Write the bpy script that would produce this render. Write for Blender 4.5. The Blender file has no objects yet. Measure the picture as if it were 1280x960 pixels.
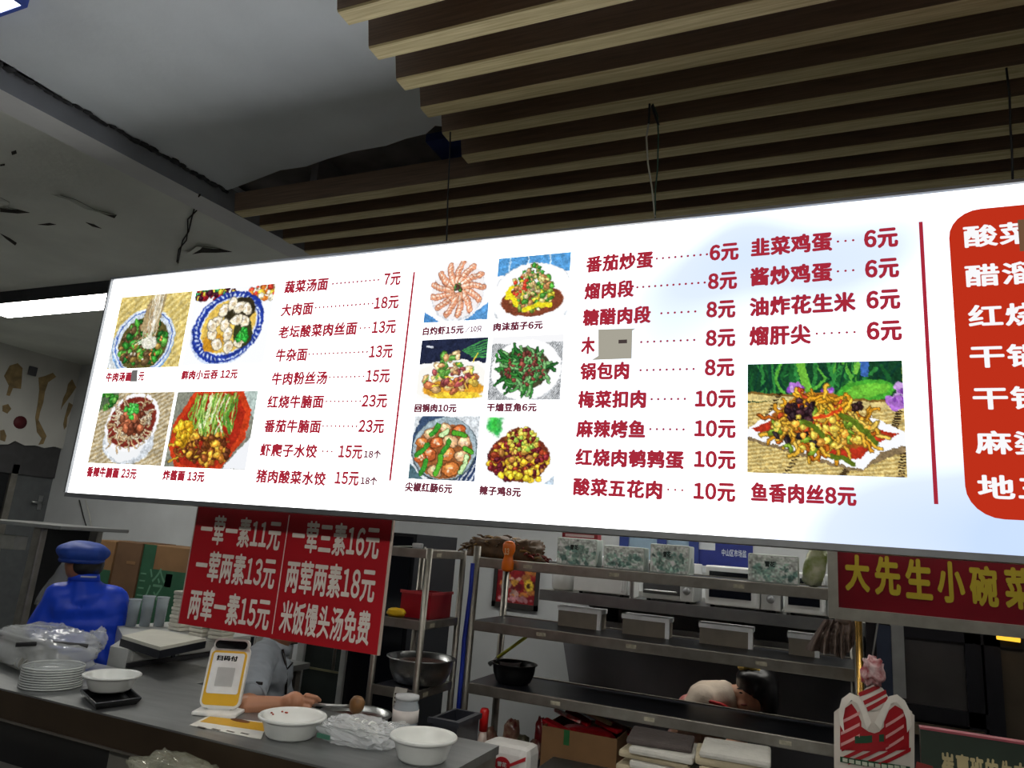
import bpy, bmesh, math, random
import numpy as np
from mathutils import Vector, Matrix, Euler, noise as mnoise

SC = bpy.context.scene
COL = SC.collection
random.seed(7)
RNG = np.random.default_rng(11)

# ------------------------------------------------------------------ camera, world, exposure
FPX = 880.0
PITCH, ROLL, YAW = [math.radians(a) for a in (12.85, 4.61, 23.84)]
CAM = Vector((0, 0, 1.6))
_h = Vector((-math.sin(YAW), math.cos(YAW), 0)); _r = Vector((math.cos(YAW), math.sin(YAW), 0)); _u = Vector((0, 0, 1))
CF = _h * math.cos(PITCH) + _u * math.sin(PITCH)
_u1 = -_h * math.sin(PITCH) + _u * math.cos(PITCH)
CR = _r * math.cos(ROLL) + _u1 * math.sin(ROLL)
CU = -_r * math.sin(ROLL) + _u1 * math.cos(ROLL)
cd = bpy.data.cameras.new('camera'); cam = bpy.data.objects.new('camera', cd); COL.objects.link(cam)
cd.sensor_fit = 'HORIZONTAL'; cd.sensor_width = 36.0; cd.lens = 36.0 * FPX / 1280.0; cd.clip_start = 0.02
m = Matrix((CR, CU, -CF)).transposed().to_4x4(); m.translation = CAM
cam.matrix_world = m
SC.camera = cam
SC.view_settings.view_transform = 'Standard'; SC.view_settings.look = 'None'
SC.view_settings.exposure = 0.0; SC.view_settings.gamma = 1.0
SC.view_settings.use_curve_mapping = False
wd = bpy.data.worlds.new('world'); SC.world = wd; wd.use_nodes = True
wd.node_tree.nodes['Background'].inputs[0].default_value = (0.80, 0.86, 1.0, 1)
wd.node_tree.nodes['Background'].inputs[1].default_value = 0.02

# helpers: where the line of sight of a pixel meets a real plane of the room
def ray(x, y): return CF + CR * ((x - 640) / FPX) - CU * ((y - 480) / FPX)
def PY(x, y, Y): d = ray(x, y); return CAM + d * ((Y - CAM.y) / d.y)
def PZ(x, y, Z): d = ray(x, y); return CAM + d * ((Z - CAM.z) / d.z)
def PX(x, y, X): d = ray(x, y); return CAM + d * ((X - CAM.x) / d.x)
def mpp(p): return (Vector(p) - CAM).dot(CF) / FPX          # metres per pixel at a point

# ------------------------------------------------------------------ materials
def lin(c):
    return tuple(((v / 255) / 12.92 if v / 255 <= 0.04045 else ((v / 255 + 0.055) / 1.055) ** 2.4) for v in c[:3])
MATS = {}
def mat(name, rgb, rough=0.6, metal=0.0, var=0.10, scale=12.0, bump=0.0, bscale=60.0, stretch=(1, 1, 1), rgb2=None, alpha=1.0, trans=0.0, coat=0.0, spec=0.5):
    if name in MATS: return MATS[name]
    m = bpy.data.materials.new(name); m.use_nodes = True; nt = m.node_tree; b = nt.nodes['Principled BSDF']
    c = lin(rgb); c2 = lin(rgb2) if rgb2 else tuple(v * (1 - var) for v in c); c1 = c if rgb2 else tuple(min(1, v * (1 + var)) for v in c)
    tc = nt.nodes.new('ShaderNodeTexCoord'); mp = nt.nodes.new('ShaderNodeMapping'); mp.inputs['Scale'].default_value = stretch
    nt.links.new(tc.outputs['Object'], mp.inputs[0])
    nz = nt.nodes.new('ShaderNodeTexNoise'); nz.inputs['Scale'].default_value = scale; nz.inputs['Detail'].default_value = 5
    nt.links.new(mp.outputs[0], nz.inputs['Vector'])
    rp = nt.nodes.new('ShaderNodeValToRGB'); rp.color_ramp.elements[0].position = 0.35; rp.color_ramp.elements[1].position = 0.68
    rp.color_ramp.elements[0].color = (*c2, 1); rp.color_ramp.elements[1].color = (*c1, 1)
    nt.links.new(nz.outputs[0], rp.inputs[0]); nt.links.new(rp.outputs[0], b.inputs['Base Color'])
    b.inputs['Roughness'].default_value = rough; b.inputs['Metallic'].default_value = metal
    b.inputs['Specular IOR Level'].default_value = spec
    if alpha < 1: b.inputs['Alpha'].default_value = alpha
    if trans: b.inputs['Transmission Weight'].default_value = trans; b.inputs['IOR'].default_value = 1.3
    if coat: b.inputs['Coat Weight'].default_value = coat
    if bump:
        n2 = nt.nodes.new('ShaderNodeTexNoise'); n2.inputs['Scale'].default_value = bscale; n2.inputs['Detail'].default_value = 4
        nt.links.new(mp.outputs[0], n2.inputs['Vector'])
        bp = nt.nodes.new('ShaderNodeBump'); bp.inputs['Strength'].default_value = bump; bp.inputs['Distance'].default_value = 0.02
        nt.links.new(n2.outputs[0], bp.inputs['Height']); nt.links.new(bp.outputs[0], b.inputs['Normal'])
    MATS[name] = m; return m
def emat(name, rgb, strength=1.0, linear=None):
    if name in MATS: return MATS[name]
    m = bpy.data.materials.new(name); m.use_nodes = True; nt = m.node_tree; nt.nodes.clear()
    o = nt.nodes.new('ShaderNodeOutputMaterial'); e = nt.nodes.new('ShaderNodeEmission')
    e.inputs[0].default_value = (*(linear or lin(rgb)), 1); e.inputs[1].default_value = strength
    nt.links.new(e.outputs[0], o.inputs[0]); MATS[name] = m; return m

# ------------------------------------------------------------------ mesh building
class MB:
    def __init__(s): s.v = []; s.f = []; s.sm = []
    def add(s, vs, fs, smooth=False):
        n = len(s.v); s.v += [Vector(p) for p in vs]; s.f += [tuple(i + n for i in f) for f in fs]; s.sm += [smooth] * len(fs); return s
    def box(s, lo, hi, mtx=None):
        x0, y0, z0 = lo; x1, y1, z1 = hi
        vs = [Vector(p) for p in ((x0,y0,z0),(x1,y0,z0),(x1,y1,z0),(x0,y1,z0),(x0,y0,z1),(x1,y0,z1),(x1,y1,z1),(x0,y1,z1))]
        if mtx: vs = [mtx @ p for p in vs]
        return s.add(vs, [(0,3,2,1),(4,5,6,7),(0,1,5,4),(1,2,6,5),(2,3,7,6),(3,0,4,7)])
    def rbox(s, c, size, rot=0.0, r=0.01, tilt=(0, 0)):
        """box with bevelled edges, centre c, size, rotation about z"""
        bm = bmesh.new(); bmesh.ops.create_cube(bm, size=1.0)
        for v in bm.verts: v.co = Vector((v.co.x * size[0], v.co.y * size[1], v.co.z * size[2]))
        r = min(r, min(size) * 0.45)
        bmesh.ops.bevel(bm, geom=bm.edges[:], offset=r, segments=2, affect='EDGES', profile=0.6)
        M_ = Matrix.Translation(Vector(c)) @ Euler((tilt[0], tilt[1], rot)).to_matrix().to_4x4()
        bm.verts.ensure_lookup_table(); bm.verts.index_update()
        s.add([M_ @ v.co for v in bm.verts], [tuple(v.index for v in f.verts) for f in bm.faces]); bm.free(); return s
    def tube(s, pts, r, n=8, cap=True, r2=None):
        pts = [Vector(p) for p in pts]; k = len(pts); rings = []
        for i, p in enumerate(pts):
            t = (pts[min(i + 1, k - 1)] - pts[max(i - 1, 0)]).normalized()
            a = Vector((0, 0, 1)) if abs(t.z) < 0.9 else Vector((1, 0, 0))
            e1 = t.cross(a).normalized(); e2 = t.cross(e1)
            rr = r if r2 is None else r + (r2 - r) * i / max(1, k - 1)
            if callable(r): rr = r(i / max(1, k - 1))
            rings.append([p + (e1 * math.cos(2*math.pi*j/n) + e2 * math.sin(2*math.pi*j/n)) * rr for j in range(n)])
        vs = [q for g in rings for q in g]; fs = []
        for i in range(k - 1):
            for j in range(n):
                fs.append((i*n+j, i*n+(j+1) % n, (i+1)*n+(j+1) % n, (i+1)*n+j))
        if cap: fs += [tuple(range(n - 1, -1, -1)), tuple((k-1)*n + j for j in range(n))]
        return s.add(vs, fs, True)
    def lathe(s, c, prof, n=32, mtx=None, ring=False, sx=1.0, sy=1.0):
        """revolve (r,z) profile about vertical axis at c"""
        c = Vector(c); vs = []; fs = []; k = len(prof)
        for r, z in prof:
            for j in range(n):
                a = 2*math.pi*j/n; p = Vector((r*math.cos(a)*sx, r*math.sin(a)*sy, z)); vs.append((mtx @ p if mtx else p) + c)
        for i in range(k - 1):
            for j in range(n): fs.append((i*n+j, i*n+(j+1) % n, (i+1)*n+(j+1) % n, (i+1)*n+j))
        if ring:
            for j in range(n): fs.append(((k-1)*n+j, (k-1)*n+(j+1) % n, (j+1) % n, j))
            return s.add(vs, fs, True)
        if prof[0][0] > 1e-6: fs.append(tuple(range(n - 1, -1, -1)))
        if prof[-1][0] > 1e-6: fs.append(tuple((k-1)*n + j for j in range(n)))
        return s.add(vs, fs, True)
    def prism(s, poly, d):
        """closed polygon (3D points, planar) extruded by vector d"""
        poly = [Vector(p) for p in poly]; d = Vector(d); n = len(poly)
        fs = [tuple(range(n)), tuple(range(2*n - 1, n - 1, -1))] + [(i, n + i, n + (i+1) % n, (i+1) % n) for i in range(n)]
        return s.add(poly + [p + d for p in poly], fs)
    def ellipsoid(s, c, r, rot=(0, 0, 0), n=16, m_=10, disp=0.0, dscale=10.0, seed=0.0):
        M_ = Euler(rot).to_matrix(); c = Vector(c); vs = []; fs = []
        for i in range(m_ + 1):
            th = math.pi * i / m_
            for j in range(n):
                ph = 2*math.pi*j/n; d = Vector((math.sin(th)*math.cos(ph), math.sin(th)*math.sin(ph), math.cos(th)))
                k = 1.0
                if disp: k += disp * mnoise.noise(d * dscale * 0.35 + Vector((seed, seed*1.7, 0)))
                vs.append(c + M_ @ Vector((d.x*r[0]*k, d.y*r[1]*k, d.z*r[2]*k)))
        for i in range(m_):
            for j in range(n): fs.append((i*n+j, (i+1)*n+j, (i+1)*n+(j+1) % n, i*n+(j+1) % n))
        return s.add(vs, fs, True)
    def cap(s, p0, r0, p1, r1, n=12):
        """tapered capsule"""
        p0, p1 = Vector(p0), Vector(p1); t = (p1 - p0); L = t.length or 1e-6; t /= L
        pts = []; rr = []
        for a in (-90, -60, -30): pts.append(p0 + t * (r0*math.sin(math.radians(a)))); rr.append(max(r0*math.cos(math.radians(a)), r0*0.03))
        pts.append(p0); rr.append(r0); pts.append((p0+p1)/2); rr.append((r0+r1)/2); pts.append(p1); rr.append(r1)
        for a in (30, 60, 90): pts.append(p1 + t * (r1*math.sin(math.radians(a)))); rr.append(max(r1*math.cos(math.radians(a)), r1*0.03))
        a = Vector((0, 0, 1)) if abs(t.z) < 0.9 else Vector((1, 0, 0)); e1 = t.cross(a).normalized(); e2 = t.cross(e1); vs = []; fs = []
        for p, r in zip(pts, rr):
            for j in range(n): vs.append(p + (e1*math.cos(2*math.pi*j/n) + e2*math.sin(2*math.pi*j/n)) * r)
        k = len(pts)
        for i in range(k - 1):
            for j in range(n): fs.append((i*n+j, i*n+(j+1) % n, (i+1)*n+(j+1) % n, (i+1)*n+j))
        fs += [tuple(range(n - 1, -1, -1)), tuple((k-1)*n + j for j in range(n))]
        return s.add(vs, fs, True)

def base_of(o):
    p = Vector((0, 0, 0))
    while o: p = p + o.location; o = o.parent
    return p
def obj(name, mb, material, parent=None, label=None, at=None):
    """link one mesh; world-space vertices are stored relative to the parent's base (or to `at`)"""
    off = base_of(parent) if parent else Vector(at or (0, 0, 0))
    me = bpy.data.meshes.new(name); me.from_pydata([tuple(p - off) for p in mb.v], [], mb.f)
    me.polygons.foreach_set('use_smooth', mb.sm); me.materials.append(material); me.validate(); me.update()
    o = bpy.data.objects.new(name, me); COL.objects.link(o); o.parent = parent
    if not parent: o.location = off
    if label: o['label'] = label
    return o
def thing(name, label, cat, loc=(0, 0, 0), group=None):
    o = bpy.data.objects.new(name, None); COL.objects.link(o); o.location = Vector(loc); o.empty_display_size = 0.05
    o['label'] = label; o['category'] = cat
    if group: o['group'] = group
    return o
def tag(o, label, cat, group=None, kind=None):
    o['label'] = label; o['category'] = cat
    if group: o['group'] = group
    if kind: o['kind'] = kind
    return o
def struct(o, label=None):
    o['kind'] = 'structure'
    if label: o['label'] = label
    return o
def fix_normals(o):
    bm = bmesh.new(); bm.from_mesh(o.data); bmesh.ops.recalc_face_normals(bm, faces=bm.faces[:]); bm.to_mesh(o.data); bm.free(); return o

_tc = bpy.data.curves.new('type_setter', 'FONT'); _to = bpy.data.objects.new('type_setter', _tc); COL.objects.link(_to)
_GC = {}; _LAY = {'v': []}
def glyph(ch):
    if ch not in _GC:
        _tc.body = chr(ord(ch) + 0xFEE0) if '!' <= ch <= '~' else ch
        _tc.resolution_u = 3; _tc.fill_mode = 'FRONT'; bpy.context.view_layer.update()
        me = _to.to_mesh(); vs = [(v.co.x, v.co.y) for v in me.vertices]; fs = [tuple(p.vertices) for p in me.polygons]; _to.to_mesh_clear()
        if '!' <= ch <= '~' and vs:
            x0 = min(p[0] for p in vs); x1 = max(p[0] for p in vs); adv = max(0.56, x1 - x0 + 0.1); sh = (adv - (x1 - x0)) / 2 - x0
            vs = [(p[0] + sh, p[1]) for p in vs]
        else: adv = 1.0 if ch != ' ' else 0.3
        _GC[ch] = (vs, fs, adv)
    return _GC[ch]
def glyphs(body, bold=0.0, gap=0.04):
    """flat letter outlines: list of verts (x,y) and faces; bold strokes are thickened by overlaid shifted outlines"""
    V = []; F = []; x = 0.0; _LAY['v'] = []
    sh = [(0, 0)] if bold <= 0 else [(math.cos(t * math.pi / 4) * bold, math.sin(t * math.pi / 4) * bold * .8) for t in range(8)] + [(0, 0)]
    for ch in body:
        vs, fs, adv = glyph(ch)
        for li, (dx, dy) in enumerate(sh):
            n = len(V); _LAY['v'] += [li] * len(vs); V += [(p[0] + x + dx, p[1] + dy) for p in vs]; F += [tuple(i + n for i in f) for f in fs]
        x += adv + gap
    return V, F
def text_on(name, body, o, ax, ay, w, h, material, parent, bold=0.02, flip=False, fit_h=True):
    """letters fitted to a rectangle: centre-left o, unit axes ax (reading) and ay (up), width w, height h"""
    vs, fs = glyphs(body, bold)
    if not vs: return None
    xs = [p[0] for p in vs]; ys = [p[1] for p in vs]; x0, x1, y0, y1 = min(xs), max(xs), min(ys), max(ys)
    o = Vector(o); ax = Vector(ax); ay = Vector(ay); mb = MB()
    sy = h / (y1 - y0); sx = w / (x1 - x0)
    nrm = ax.cross(ay); L = _LAY['v']
    mb.add([o + ax * ((p[0]-x0)*sx) + ay * ((p[1]-(y0+y1)/2)*sy) + nrm * (2e-5 * L[i]) for i, p in enumerate(vs)], fs)
    return obj(name, mb, material, parent)

# ------------------------------------------------------------------ the setting
FLOOR = -0.10
CEIL = 3.27
M_plaster = mat('ceiling_plaster', (218, 226, 230), 0.9, var=0.06, scale=2.5, bump=0.08, bscale=25)
M_plaster_l = mat('old_ceiling_paint', (222, 226, 218), 0.9, var=0.10, scale=1.6, bump=0.12, bscale=30)
M_dark_plaster = mat('raw_plaster', (118, 114, 112), 0.95, var=0.25, scale=6, bump=0.4, bscale=20)
M_wall = mat('white_wall_paint', (196, 200, 202), 0.8, var=0.05, scale=3)
M_floor = mat('floor_tile', (84, 80, 74), 0.4, var=0.1, scale=2)
M_steel = mat('brushed_steel', (176, 178, 178), 0.34, 1.0, var=0.10, scale=30, stretch=(1, 12, 12))
M_steel_dull = mat('worn_steel', (150, 146, 138), 0.45, 0.85, var=0.14, scale=14)
M_steel_dark = mat('dark_shelf_steel', (44, 46, 54), 0.38, 0.6, var=0.2, scale=10)
M_hole = mat('dark_void', (14, 14, 16), 0.9, var=0.2)

fl = struct(obj('floor', MB().box((-9, -4, FLOOR - 0.1), (4, 7, FLOOR)), M_floor), 'grey tiled floor of the food court')
# main ceiling: a plaster panel whose kitchen edge is broken off raggedly, and the bare slab above it
edge = [(-2.80, 2.45), (-2.60, 2.41), (-2.35, 2.355), (-2.2, 2.36), (-2.05, 2.33), (-1.9, 2.31), (-1.72, 2.31), (-1.6, 2.285), (-1.5, 2.278), (-1.43, 2.235), (-1.36, 2.27), (-1.2, 2.28), (0.2, 2.27), (3.2, 2.28)]
poly = [(-3.7, -4, CEIL), (3.2, -4, CEIL)] + [(x, y, CEIL) for x, y in reversed(edge)] + [(-2.80, 2.7, CEIL), (-2.9, 2.7, CEIL)]
ceil_o = struct(fix_normals(obj('ceiling', MB().prism(poly, (0, 0, 0.07)), M_plaster)), 'off-white plaster ceiling with a broken edge')
slab = obj('slab', MB().box((-9, -4, CEIL + 0.09), (4, 7, CEIL + 0.2)), M_dark_plaster, ceil_o)
pl = MB(); pl.prism([(-9, -4, CEIL), (-3.05, -4, CEIL), (-2.82, 2.9, CEIL), (-2.55, 5.6, CEIL), (-9, 5.6, CEIL)], (0, 0, 0.05))
left_ceil = fix_normals(obj('ceiling_panel', pl, M_plaster_l, ceil_o))
M_blue_foam = mat('navy_foam', (34, 52, 110), 0.8)
p = PZ(568, 182, 3.262)
obj('patch', MB().box((p.x - 0.11, p.y - 0.06, 3.263), (p.x + 0.09, p.y + 0.10, 3.30)), M_blue_foam, ceil_o, 'navy patch showing through the hole in the ceiling')
# beam running towards the kitchen
def beam_box(x0, x1, y0, y1, dx, z0, z1):
    return MB().add([(x0, y0, z0), (x1, y0, z0), (x1 + dx, y1, z0), (x0 + dx, y1, z0), (x0, y0, z1), (x1, y0, z1), (x1 + dx, y1, z1), (x0 + dx, y1, z1)],
                    [(0,3,2,1),(4,5,6,7),(0,1,5,4),(1,2,6,5),(2,3,7,6),(3,0,4,7)])
k = 0.115
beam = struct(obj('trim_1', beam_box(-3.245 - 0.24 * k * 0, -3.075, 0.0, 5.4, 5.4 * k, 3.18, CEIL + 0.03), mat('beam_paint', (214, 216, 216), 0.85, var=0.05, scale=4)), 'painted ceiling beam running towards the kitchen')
beam.data.materials.append(mat('beam_side_shade', (140, 144, 150), 0.85, var=0.08, scale=5))  # side face coloured darker to stand for its shade
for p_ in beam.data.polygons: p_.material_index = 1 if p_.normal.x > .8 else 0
# dark line along the beam's upper edge: crumbling plaster lumps
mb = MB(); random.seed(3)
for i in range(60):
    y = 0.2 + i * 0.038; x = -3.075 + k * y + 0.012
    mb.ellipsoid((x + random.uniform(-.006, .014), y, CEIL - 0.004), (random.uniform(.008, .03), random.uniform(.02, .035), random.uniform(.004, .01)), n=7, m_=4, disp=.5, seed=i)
o = obj('plaster_crumbs', mb, mat('dark_grey_plaster', (58, 60, 62), 0.95, var=0.3, scale=30), beam); o['kind'] = 'stuff'
# cracked, peeling paint on the old ceiling: curled flakes with the dark gap behind each
M_crack = mat('paint_gap', (40, 36, 30), 0.95, var=0.3, scale=30)
cracks = [[(75, 244), (95, 250), (118, 262), (146, 269), (143, 273), (120, 264), (95, 254)],
          [(0, 247), (12, 253), (10, 260), (22, 262), (37, 266), (22, 267), (0, 265)],
          [(47, 281), (62, 279), (70, 281), (60, 282)], [(107, 278), (118, 281), (127, 286), (115, 283)],
          [(0, 292), (12, 298), (21, 304), (19, 307), (8, 299)],
          [(240, 318), (250, 312), (254, 308), (275, 311), (290, 315), (270, 316), (252, 316)],
          [(0, 206), (6, 205), (6, 207), (0, 208)], [(14, 190), (20, 188), (21, 192), (15, 194)]]
for c in cracks:
    pts = [PZ(x, y, CEIL - 0.002) for x, y in c]
    fix_normals(obj('paint_crack', MB().prism(pts, (0, 0, 0.004)), M_crack, ceil_o))
    if len(c) > 5:
        mb = MB(); q = [PZ(x, y, CEIL - 0.003) for x, y in c[:4]]
        vs = []; 
        for i, a in enumerate(q): vs += [a, a + Vector((0.0, -0.05, -0.022)), ]
        mb.add(vs, [(2*i, 2*i+1, 2*i+3, 2*i+2) for i in range(len(q) - 1)])
        obj('paint_flake', mb, M_plaster_l, ceil_o)
# long fine crack with twisted shreds of paint tape
pts = [PZ(248, 242, 3.178)] + [PZ(x, y, CEIL - 0.012) for x, y in ((246, 262), (238, 275), (234, 288), (230, 300), (226, 312), (222, 328))]
mb = MB()
for s_ in (0, 1): mb.tube([Vector(q) + Vector((0.012*math.sin(i*2.1 + s_*3), 0.01*math.cos(i*1.7 + s_), -0.004*s_)) for i, q in enumerate(pts)], 0.004, 5)
obj('paint_shred', mb, M_crack, ceil_o)

# wooden ceiling slats
def wood(name, c1, c2):
    m = mat(name, c1, 0.55, var=0.1, scale=9, stretch=(0.5, 14, 14), rgb2=c2, bump=0.05, bscale=40); return m
M_slat = wood('slat_wood', (228, 214, 164), (190, 174, 122)); M_slat_shade = wood('slat_side_shade', (146, 120, 96), (120, 98, 78))  # side faces get a darker brown, shade put into the wood colour
SLAT0, PITCHY, SW, SZ0, SZ1 = 1.731, 0.164, 0.072, 3.10, 3.207
def slat_mesh(x0, x1):
    mb = MB(); b = 0.012; yy = SW
    prof = [(0, SZ1 - SZ0), (0, b * .4), (b * .4, 0), (yy - b, 0), (yy, b), (yy, SZ1 - SZ0)]
    n = len(prof); vs = [(x0 + (0.016 if z < 0.02 else 0), y, z) for y, z in prof] + [(x1, y, z) for y, z in prof]
    fs = [tuple(range(n)), tuple(range(2*n - 1, n - 1, -1))] + [(i, n + i, n + (i+1) % n, (i+1) % n) for i in range(n)]
    mb.add(vs, fs); o = fix_normals(obj('slat', mb, M_slat, ceil_o)); o.data.materials.append(M_slat_shade)
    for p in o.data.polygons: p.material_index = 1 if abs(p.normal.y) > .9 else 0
    return o
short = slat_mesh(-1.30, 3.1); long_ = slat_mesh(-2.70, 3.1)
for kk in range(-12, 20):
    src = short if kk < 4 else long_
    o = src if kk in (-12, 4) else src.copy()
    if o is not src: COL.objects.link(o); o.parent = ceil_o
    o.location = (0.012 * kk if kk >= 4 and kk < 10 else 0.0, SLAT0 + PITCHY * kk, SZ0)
# hangers holding the slats (cross rails above them)
for x in (-1.0, 0.6, 2.2): obj('rail', MB().box((x, -0.4, SZ1), (x + 0.04, 5.0, CEIL)), M_dark_plaster, ceil_o)
obj('rail', MB().box((-2.2, 2.4, SZ1), (-2.16, 5.0, CEIL + 0.09)), M_dark_plaster, ceil_o)

# walls
XL, YB = -7.95, 5.40
top = [(YB, CEIL), (-4.0, CEIL)]
rag = []; random.seed(5); y = 3.6
wall_back = struct(obj('wall_back', MB().box((-9, YB, FLOOR), (4, YB + 0.15, CEIL + 0.09)), M_wall), 'white painted back wall of the kitchen')
wall_right = struct(obj('wall_right', MB().box((3.2, -4, FLOOR), (3.35, 7, CEIL + 0.09)), M_wall), 'plain wall at the far right')
while y < YB - 0.05: rag.append((y, 2.20 + 0.055 * (y - 4.0) + random.uniform(-0.03, 0.03))); y += random.uniform(0.05, 0.12)
polyL = [(XL, -4, CEIL), (XL, YB, CEIL), (XL, YB, 2.27)] + [(XL, yy, zz) for yy, zz in reversed(rag)] + [(XL, -4, 2.2)]
def stain_mat():
    m = mat('stained_mural_wall', (206, 206, 200), 0.85, var=0.06, scale=3); return m
wall_left = struct(fix_normals(obj('wall_left', MB().prism(polyL, (-0.12, 0, 0)), stain_mat())), 'white wall over the side doorway with brown stains')
obj('lintel', MB().box((XL - 0.12, 3.0, 1.93), (XL - 0.03, YB, 2.28)), mat('lintel_grey', (70, 70, 72), 0.8), wall_left)
obj('lower_wall', MB().box((XL - 0.14, -4, FLOOR), (XL - 0.02, 3.2, 2.21)), M_wall, wall_left)
M_st1 = mat('brown_stain', (170, 145, 100), 0.9, var=0.15, scale=12, rgb2=(128, 110, 78))
def stain(pts, name='stain', m_=None, th=0.003):
    q = [PX(x, y, XL + 0.002) for x, y in pts]
    return fix_normals(obj(name, MB().prism(q, (th, 0, 0)), m_ or M_st1, wall_left))
stain([(48, 472), (56, 470), (66, 466), (70, 471), (60, 478), (56, 490), (54, 503), (50, 515), (48, 525), (53, 535), (58, 545), (54, 555), (48, 556), (52, 548), (46, 540), (44, 522), (47, 505), (49, 488)])
stain([(85, 480), (90, 474), (95, 484), (90, 492), (84, 500), (78, 508), (76, 512), (79, 498), (83, 490)])
stain([(86, 503), (91, 506), (88, 514), (84, 522), (83, 533), (80, 537), (79, 530), (81, 521)])
stain([(5, 470), (12, 457), (22, 454), (28, 460), (27, 476), (26, 486), (16, 485), (12, 495), (8, 494), (11, 482)])
stain([(3, 507), (10, 505), (14, 511), (9, 517), (3, 514)])
stain([(0, 538), (5, 537), (8, 545), (6, 552), (0, 550)])
q = PX(25, 528, XL); r_ = 0.07
obj('sticker', MB().tube([q, q + Vector((0.008, 0, 0))], r_, 16), mat('maroon_sticker', (96, 28, 34), 0.6), wall_left)
for x, y in ((40, 464), (106, 496)):
    q = PX(x, y, XL); obj('socket', MB().rbox(q + Vector((0.01, 0, 0)), (0.02, 0.09, 0.10), r=0.005), mat('grey_socket', (80, 80, 84), 0.5), wall_left)
# side doorway: dark door with steel frame, grey panel beside it
M_door = mat('dark_metal_door', (26, 28, 32), 0.4, 0.3, var=0.1)
DX = XL - 0.06
def wall_quad(name, pts, X, th, m_, parent):
    return fix_normals(obj(name, MB().prism([PX(x, y, X) for x, y in pts], (-th, 0, 0)), m_, parent))
door = struct(bpy.data.objects.new('door_1', None), 'dark metal side door with a lever handle'); COL.objects.link(door); door.location = (DX, 4.3, FLOOR)
obj('door_leaf', MB().box((DX - 0.05, 4.15, FLOOR), (DX, 4.92, 2.0)), M_door, door)
obj('door_frame', MB().box((DX - 0.05, 4.92, FLOOR), (DX + 0.03, 4.99, 2.03)), M_steel_dull, door)
obj('door_panel', MB().box((DX - 0.05, 3.2, FLOOR), (DX - 0.02, 4.15, 2.0)), mat('door_panel_dark', (26, 28, 32), 0.5), door)
hq = PX(46, 628, DX)
obj('door_handle', MB().tube([hq + Vector((0, 0.03, 0)), hq + Vector((0.05, 0.03, 0)), hq + Vector((0.05, -0.09, 0))], 0.013, 8).rbox(hq + Vector((0.008, 0.03, 0)), (0.012, 0.05, 0.16), r=0.004), M_steel, door)
obj('side_panel', MB().box((DX - 0.05, 4.99, FLOOR), (DX + 0.005, YB, 1.98)), mat('grey_partition', (92, 96, 98), 0.6), wall_left)

# ------------------------------------------------------------------ ceiling lamps
M_housing = mat('lamp_housing', (52, 54, 60), 0.6)
def lamp(label, x0, x1, y0, y1, z0, z1, strength, color=(255, 252, 244), m_house=None):
    t = thing('ceiling_light', label, 'light', ((x0+x1)/2, (y0+y1)/2, z1), None)
    w = 0.012
    mb = MB().box((x0, y0, z0), (x1, y0 + w, z1)).box((x0, y1 - w, z0), (x1, y1, z1)).box((x0, y0 + w, z0), (x0 + w, y1 - w, z1)).box((x1 - w, y0 + w, z0), (x1, y1 - w, z1)).box((x0 + w, y0 + w, z1 - 0.01), (x1 - w, y1 - w, z1))
    obj('housing', mb, m_house or M_housing, t)
    obj('diffuser', MB().box((x0 + w, y0 + w, z0 + 0.003), (x1 - w, y1 - w, z0 + 0.012)), emat('lamp_glow_%d' % round(strength * 10), color, strength), t)
    return t
lamp('long lit ceiling lamp behind the top left corner of the menu sign', -6.42, -4.2, 3.31, 3.63, 3.17, CEIL, 22.0)
kl = lamp('hanging lamp over the kitchen, hidden behind the menu sign', -2.2, 1.2, 4.2, 4.4, 2.32, 2.40, 13.0)
for x in (-1.9, .9): obj('rod', MB().tube([(x, 4.3, 2.40), (x, 4.3, CEIL + .09)], .008, 8), M_housing, kl)
q = PZ(30, 0, 3.22)
kf = lamp('hanging lamp close behind the menu sign, hidden by it', -2.5, 1.6, 2.36, 2.50, 2.24, 2.30, 8.5)
for x in (-2.1, -.4, 1.2): obj('arm', MB().box((x, 2.128, 2.27), (x + .03, 2.36, 2.29)), M_housing, kf)
lamp('ceiling lamp whose lit corner shows in the top left of the view', q.x - 1.2, q.x - 0.01, q.y - 0.75, q.y + 0.02, 3.21, CEIL, 3.0, (240, 246, 255), mat('blue_lamp_rim', (70, 96, 190), 0.4))
lamp('ceiling lamp of the dining hall behind the viewer', -1.6, 1.4, -1.6, -1.1, 3.03, 3.1, 26.0)

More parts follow.
